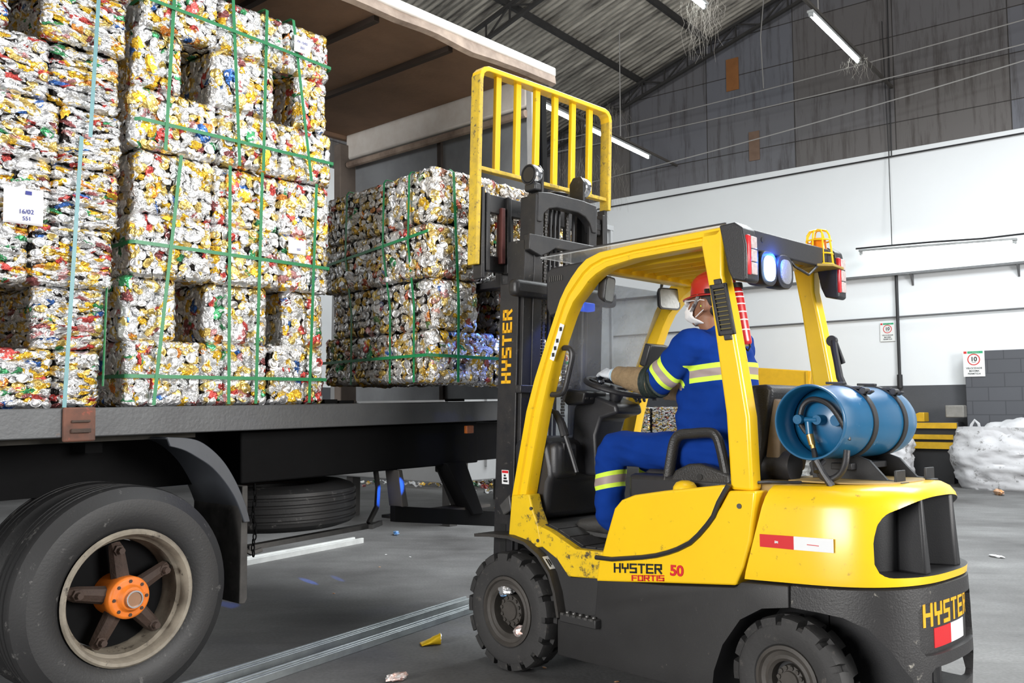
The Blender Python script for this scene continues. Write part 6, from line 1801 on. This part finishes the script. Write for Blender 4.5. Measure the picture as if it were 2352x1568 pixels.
# gloved hands: palm, four bent fingers, thumb
def hand(wr, fwd, up, side, nm, curl=1.0):
    """fwd: wrist to knuckles, up: back of the hand, side: towards the thumb"""
    F, U, T = Vector(fwd).normalized(), Vector(up).normalized(), Vector(side).normalized()
    W = Vector(wr) - DB_ + DB_
    P = lambda a, b, c: W + (F * a + T * b + U * c) * 1.2
    m = MB()
    limb(m, [P(-.03, 0, 0), P(.02, 0, 0)], [(.036, .030), (.040, .029)], 14)
    R_ = []
    for a, hw, th in ((.0, .031, .022), (.03, .039, .021), (.065, .044, .019), (.088, .042, .016)):
        R_.append([P(a, hw * math.cos(q), th * math.sin(q)) - DB_ for q in [2 * math.pi * k / 16 for k in range(16)]])
    m.loft(R_)
    for k, (off, ln) in enumerate(((.033, .070), (.011, .080), (-.012, .075), (-.034, .060))):
        c1, c2 = .55 * curl, 1.25 * curl; c3 = 1.95 * curl
        p0 = (.075, off, .0); p1 = (.092, off * 1.03, .004)
        p2 = (p1[0] + ln * .46 * math.cos(c1), off * 1.05, p1[2] - ln * .46 * math.sin(c1))
        p3 = (p2[0] + ln * .32 * math.cos(c2), off * 1.02, p2[2] - ln * .32 * math.sin(c2))
        p4 = (p3[0] + ln * .24 * math.cos(c3), off, p3[2] - ln * .24 * math.sin(c3))
        limb(m, [P(*p0), P(*p1), P(*p2), P(*p3), P(*p4)], [.0125, .0132, .0122, .0112, .010], 10)
    limb(m, [P(.018, .028, -.006), P(.045, .050, -.014), P(.072, .056, -.030), P(.090, .046, -.046)], [.017, .0155, .0135, .011], 10)
    o = m.build(nm, M_glove, drv); voxel(o, .0042, 3)
    o.data.materials.append(M_glovek)
    for p in o.data.polygons:
        if (Vector(p.center) + DB_ - W).dot(U) < -.012 and p.normal.dot(U) < .25: p.material_index = 1
    return o
hand((-.452, -.392, 1.692), (.92, -.20, .16), (-.10, .35, .92), (.2, -.9, .3), 'glove', 1.05)
hand((-.52, -.742, 1.602), (.95, .15, .05), (0, -.3, .95), (.1, .95, .3), 'glove', 1.0)
# cuffs of the gloves
sleeve([(-.50, -.380, 1.684), (-.445, -.394, 1.693)], [.041, .038], pbr('pale_blue_cuff', (.36, .50, .62), .85, bump=.4, bscale=80), 'glove_cuff')
# boots
def boot(an, yaw, nm, pitch=0.):
    A = Vector(an); c, s_ = math.cos(yaw), math.sin(yaw)
    f = lambda a, b, z: A + Vector((a * c - b * s_, a * s_ + b * c, z + a * pitch))
    m = MB()
    limb(m, [f(-.015, 0, .08), f(-.01, 0, .0), f(.0, 0, -.05)], [(.055, .05), (.055, .05), (.055, .048)], 16)
    limb(m, [f(-.05, 0, -.055), f(.03, 0, -.045), (f(.12, 0, -.058)), f(.185, 0, -.066)], [(.046, .040), (.050, .046), (.048, .044), (.044, .034)], 18)
    o = m.build(nm, M_boot, drv); voxel(o, .008, 4)
    sl = MB(); P = []
    for a in range(24):
        q = 2 * math.pi * a / 24; x = .068 + .165 * math.cos(q); y = .050 * math.sin(q) * (1 + .12 * math.cos(q))
        P.append((x, y))
    sl.loft([[f(x, y, -.108) - DB_ for x, y in P], [f(x, y, -.082) - DB_ for x, y in P]])
    sl.build('boot_sole', M_rubber, o, bevel=.004)
boot((-.415, -.36, .878), .12, 'boot', .06)
boot((-.33, -.76, .93), -.05, 'boot', .12)
# hard hat
hh = MB(); R_ = []
n = 36
HT = HC + Vector((-.036, 0, .070))
for z, s_ in ((-.028, 1.02), (.0, 1.0), (.03, .97), (.058, .88), (.080, .70), (.094, .42), (.098, .12)):
    R_.append([HT + Vector((.118 * s_ * math.cos(a), .098 * s_ * math.sin(a), z + .0)) for a in [2 * math.pi * k / n for k in range(n)]])
hh.loft(R_)
brim = []
for z0, ext in ((-.030, .0), (-.034, .012), (-.040, .010), (-.038, -.004)):
    brim.append([HT + Vector(((.120 + ext + (.048 * max(0, math.cos(a)) ** 2 if ext > 0 else 0)) * math.cos(a), (.100 + ext) * math.sin(a), z0 - .012 * max(0, math.cos(a)) ** 2)) for a in [2 * math.pi * k / n for k in range(n)]])
hh.loft(brim)
ho = hh.build('hard_hat', M_helmet, drv, smooth=40)
m = MB()
for y in (-.03, 0, .03):
    m.tube([HT + Vector((.118 * math.cos(R(a)) * .985, y * (1 - .3 * math.sin(R(a))), .095 * math.sin(R(a)) + .004)) for a in range(20, 161, 14)], .006, 6)
m.build('hat_ridge', M_helmet, ho)
for s_ in (1, -1):
    sd = MB()
    sd.tube([HC + Vector((-.015, s_ * .092, .040)), HC + Vector((.008, s_ * .088, -.005)), HC + Vector((.030, s_ * .082, -.030)), HC + Vector((.045, s_ * .076, -.050))], [(.009, .003)] * 4, 6)
    sd.bar(HC + Vector((.012, s_ * .0885, -.010)), HC + Vector((.024, s_ * .086, -.026)), .024, .008)
    sd.build('chin_strap', M_strapg, ho)
# mask
mk = MB(); R_ = []
for t in range(9):
    f = t / 8; z = .012 - .135 * f
    half = .062 + .012 * math.sin(math.pi * f)
    proj_ = .112 + .026 * math.sin(math.pi * min(1, f * 1.05)) - (.03 * max(0, f - .75) / .25)
    row = []
    for k in range(13):
        y = (k / 12 - .5) * 2
        row.append(HC + Vector((proj_ - .100 * abs(y) ** 1.7 - (.0 if f < .8 else .01) + .003 * math.sin(f * 22), half * y * 1.08, z + .012 * abs(y) * (f - .5))))
    R_.append(row)
vs = [p for r in R_ for p in r]; fs = [(r * 13 + k, r * 13 + k + 1, (r + 1) * 13 + k + 1, (r + 1) * 13 + k) for r in range(8) for k in range(12)]
mo = mk.add(vs, fs).build('face_mask', M_mask, drv, smooth=60); q = mo.modifiers.new('t', 'SOLIDIFY'); q.thickness = .003
m = MB()
for s_ in (1, -1):
    m.tube([HC + Vector((.022, s_ * .068, .0)), HC + Vector((-.02, s_ * .088, .012)), HC + Vector((-.05, s_ * .090, .006))], .0026, 5)
    m.tube([HC + Vector((.022, s_ * .070, -.080)), HC + Vector((-.015, s_ * .086, -.062)), HC + Vector((-.045, s_ * .092, -.045))], .0026, 5)
m.build('mask_loop', M_mask, mo)
# goggles
g = MB()
for s_ in (1, -1):
    g.ell(HC + Vector((.094, s_ * .034, .006)), (.014, .032, .024), 16, 10)
    g.tube([HC + Vector((.088, s_ * .062, .012)), HC + Vector((.03, s_ * .083, .012)), HC + Vector((-.01, s_ * .086, .006))], [.006, .004, .003], 6)
g.bar(HC + Vector((.108, -.02, .012)), HC + Vector((.108, .02, .012)), .008, .006)
g.build('safety_glasses', M_goggle, drv, smooth=60)
for s_ in (1, -1): MB().ell(HC + Vector((-.030, s_ * .090, -.024)), (.006, .006, .006), 8, 6).build('ear_plug', M_ylw, drv)
m = MB(); m.tube([Vector((-1.0, -.40, 1.30)) - DB_, Vector((-1.03, -.395, 1.24)) - DB_, Vector((-1.07, -.40, 1.18)) - DB_], [(.018, .004)] * 3, 6); m.build('seat_belt', pbr('orange_red_belt', (.33, .05, .02), .7), drv)
def FKloc(p):
    q = Vector(p) - FK.o
    return (q.dot(FK.F), q.dot(FK.L), q.z)
# ================================================================ odds and ends on the floor
M_galv = pbr('galvanised_channel', (.34, .37, .38), .38, metal=.55, noise=.6, nscale=7, dark=(.16, .18, .19), bump=.15, bscale=40)
M_galvw = pbr('pale_galvanised_strip', (.62, .63, .62), .45, metal=.3, noise=.4, nscale=5)
def profile(a, b, w, h, label, mat, nm='steel_channel'):
    A, B = Vector(a), Vector(b); t = (B - A).normalized(); s_ = Vector((-t.y, t.x, 0))
    sec = [(-w / 2, 0), (w / 2, 0), (w / 2, h), (w * .30, h), (w * .26, h * .62), (-w * .26, h * .62), (-w * .30, h), (-w / 2, h)]
    L = (B - A).length; n = 12; rg = []
    for i in range(n + 1):
        p = A.lerp(B, i / n)
        rg.append([p + s_ * x + Vector((0, 0, z)) for x, z in sec])
    o = MB().loft(rg).build(nm, mat, None, bevel=.004)
    return tag(o, label, 'metal profile', 'metal profiles on the floor')
profile((-1.80, 4.72, 0), (-.335, 7.08, 0), .085, .045, 'galvanised channel on the floor, the upper of the pair in front of the forklift wheel', M_galv)
profile((-1.60, 4.66, 0), (-.20, 6.93, 0), .085, .045, 'galvanised channel on the floor, the lower of the pair in front of the forklift wheel', M_galv)
profile((-3.2, 7.8, 0), (-1.76, 10.30, 0), .16, .06, 'pale metal strip on the floor below the spare wheel', M_galvw)
M_cany = pbr('yellow_can', (.72, .46, .015), .35, metal=.4)
M_cans = pbr('bare_can_metal', (.72, .72, .73), .3, metal=.8, bump=.5, bscale=40)
# trodden yellow can
def crushed_can(p, r, L, yaw, flat, mats, label, seed):
    rd = random.Random(seed)
    e = empty('crushed_can', (p[0], p[1], 0), yaw); tag(e, label, 'can', 'crushed cans on the floor')
    m = MB(); R_ = []; n = 18
    for i in range(9):
        t = i / 8; q = 1 - flat * (1 - t)
        R_.append([(L * (t - .5), r * (1 + .35 * (1 - q)) * math.cos(a) + rd.uniform(-.002, .002), max(.001, r * q + r * q * math.sin(a) * (1 + rd.uniform(-.12, .12)))) for a in [2 * math.pi * k / n for k in range(n)]])
    m.loft(R_, cap=False).build('can_body', mats[0], e, smooth=50)
    MB().lathe([(r * .98, L * .5 - .002), (r * 1.03, L * .5), (r * 1.0, L * .5 + .004), (r * .86, L * .5 + .002), (r * .82, L * .5 - .008), (0, L * .5 - .010)], (0, 0, r), 'x', 24).build('can_lid', mats[1], e, smooth=40)
    return e
crushed_can((-.52, 5.80), .034, .125, R(15), .82, (M_cany, M_cans), 'trodden yellow can lying on the floor left of the front wheel', 3)
M_print = pbr('printed_can', (.75, .74, .74), .35, metal=.5, noise=.9, nscale=26, dark=(.55, .12, .03), bump=.8, bscale=50)
def scrap(p, sx, sy, sz, mat, label, seed, nm='can_scrap', grp='scraps of cans on the floor', cat='scrap'):
    rd = random.Random(seed); me = MB().ell((0, 0, 0), (1, 1, 1), 16, 10).mesh(nm)
    for v in me.vertices:
        q = v.co.copy(); k = 1 + .45 * mnoise.noise(q * 1.9 + Vector((seed, 0, 0))) + .25 * mnoise.noise(q * 4.7 + Vector((0, seed, 0)))
        v.co = Vector((q.x * sx * k, q.y * sy * k, max(-sz, q.z * sz * k)))
    o = link_mesh(nm, me, mat); shade(me, 25); o.location = (p[0], p[1], sz); o.rotation_euler = (0, 0, rd.uniform(0, 6))
    return tag(o, label, cat, grp)
M_printb = pbr('blue_printed_can', (.10, .30, .62), .35, metal=.4, noise=.8, nscale=24, dark=(.6, .6, .62))
M_printo = pbr('orange_printed_can', (.70, .30, .08), .4, metal=.4, noise=.8, nscale=20, dark=(.7, .68, .64))
M_white = MATS['white_wall_paint']
M_pale = pbr('white_plastic_scrap', (.78, .79, .80), .6)
scrap((-.635, 5.03), .065, .035, .022, M_print, 'crumpled can on the floor at the bottom edge of the photo', 5)
scrap((-1.41, 10.95), .085, .035, .025, M_printb, 'crumpled blue can on the floor right of the spare wheel', 6)
scrap((4.98, 9.25), .085, .03, .012, M_pale, 'white plastic scrap on the open floor at the right', 7)
scrap((8.86, 16.3), .21, .07, .05, M_printo, 'orange-labelled bottle scrap by the foot of the large white bag', 8)
scrap((-.176, 13.93), .09, .04, .02, M_printo, 'flattened orange can on the floor beyond the truck', 9)
scrap((-.85, 15.6), .10, .045, .03, M_printo, 'crushed pale can on the floor beyond the side guard', 10)
rd = random.Random(21)
for i in range(16):
    a = (rd.uniform(-2.0, 2.4), rd.uniform(4.6, 10.5))
    scrap(a, rd.uniform(.006, .016), rd.uniform(.006, .012), .003, M_pale if i % 3 else M_printo, 'tiny flake of litter scattered on the dark floor', 40 + i, 'litter_flake', 'litter flakes scattered on the floor', 'litter')
# cans wedged in the front wheel
ww = FK.w
def stuck(u, v, z, sx, mat, lab, seed):
    o = scrap((0, 0), sx, sx * .55, sx * .6, mat, lab, seed); o.location = FK.w(u, v, z); o.rotation_euler = (.4, .2, FK.ang + .3); o['group'] = 'cans stuck in the front wheel'
stuck(.085, -.045, .452, .052, M_cans, 'crumpled silver can stuck in the upper rim of the front wheel', 61)
stuck(.115, -.045, .425, .030, M_printb, 'blue can wedged beside the silver one in the front wheel rim', 62)
stuck(-.035, -.045, .232, .050, M_print, 'red and white can stuck in the lower rim of the front wheel', 63)
# heaps and bales far away
def far_heap(c, sx, sy, h, n, label, seed):
    rd = random.Random(seed); V = []; F = []; C = []; off = 0
    rg = np.random.default_rng(seed)
    for i in range(n):
        x, y = rg.normal(0, .42), rg.normal(0, .42)
        zz = max(.02, h * math.exp(-(x * x + y * y) * 2.2) * rg.uniform(.7, 1.0)) if rg.random() < .8 else .03
        v = CR_U2 * (rg.uniform(.05, .085), rg.uniform(.03, .055)); v3 = np.zeros((len(v), 3)); v3[:, :2] = v
        v3[:, 2] = .02 * np.sin(v[:, 0] * 60 + rg.uniform(0, 6))
        e = Matrix.Rotation(rg.uniform(0, 6.28), 3, 'Z') @ Matrix.Rotation(rg.normal(0, .6), 3, 'X')
        M3 = np.array(e)
        P = v3 @ M3.T + np.array((c[0] + x * sx, c[1] + y * sy, zz + .02))
        col = _pc[rg.choice(len(_pc), p=_pw)]
        V.append(P); C.append(np.tile(col, (len(P), 1))); F += [tuple(k + off for k in f) for f in CR_F]; off += len(P)
    V = np.concatenate(V); V[:, 2] = np.maximum(V[:, 2], .004)
    me = bpy.data.meshes.new('can_heap'); me.from_pydata(V.tolist(), [], F)
    at = me.attributes.new('can_color', 'FLOAT_COLOR', 'POINT')
    C = np.concatenate(C); at.data.foreach_set('color', np.concatenate([C, np.ones((len(C), 1))], 1).astype(np.float32).ravel())
    o = link_mesh('can_heap', me, M_can); return tag(o, label, 'heap', None, 'stuff')
far_heap((-.75, 18.4), 2.2, .8, .45, 420, 'loose heap of cans on the floor far behind the truck', 3)
far_heap((.35, 16.4), .9, .8, .25, 160, 'small heap of cans behind the landing leg of the truck', 4)
k_ = 0
for i, (u, w_) in enumerate(((7.95, 1.1), (6.8, 1.1))):
    for j in range(2):
        k_ += 1
        bale(WF, u, 2.2, j * .82, 1.08, .9, .80, 'KT', 'far bale of cans standing by the end wall, %s row, %s from the left' % (('bottom', 'top')[j], ('first', 'second', 'third')[i]), 'can bales standing by the end wall', 'layer')
# rack and litter far under the truck
r_ = empty('steel_rack', (-1.1, 22.6, 0), .2); tag(r_, 'low dark rack with yellow legs far behind the truck', 'rack')
MB().box((0, 0, .95), (4.2, 1.2, .5)).build('shelf', M_chassis, r_)
for x in (-1.3, .3, 2.0): MB().box((x, -.55, .35), (.10, .10, .72)).build('leg', M_mYel, r_)
plight('blue_spot_beam', 'SPOT', .50, -.20, 1.30, tuple(FKloc(TK.w(1.84, .28, .90))), 420, (.02, .14, 1.), .012, 9, .2)  # added beam onto the spare carrier, with no lamp body
plight('blue_spot_beam', 'SPOT', .50, -.20, .50, tuple(FKloc(Vector((-1.79, 7.95, 0)))), 3600, (.02, .16, 1.), .008, 1.5, .3)  # added beam for a blue floor patch, source position guessed
plight('blue_spot_beam', 'SPOT', .50, -.20, .50, tuple(FKloc(Vector((-1.56, 8.08, 0)))), 2400, (.02, .16, 1.), .008, 1.4, .6)  # second added beam for the floor, also without a lamp body
plight('blue_spot_beam', 'SPOT', .44, -.60, 2.20, (.64, -.22, 1.80), 9, (.03, .16, 1.), .012, 52, .15)  # added beam for the blue light on the load, no lamp body
plight('blue_spot_beam', 'SPOT', -.28, -.42, 2.10, (.40, -.52, 1.50), 16, (.02, .12, 1.), .02, 75, .4)
bl = MB().box((-.26, -.36, 2.10), (.06, .10, .05)); bl.build('blue_spot', pbr('blue_lamp_case', (.02, .10, .55), .3, emit=(.02, .12, 1.), estr=1.2), fork, bevel=.008)
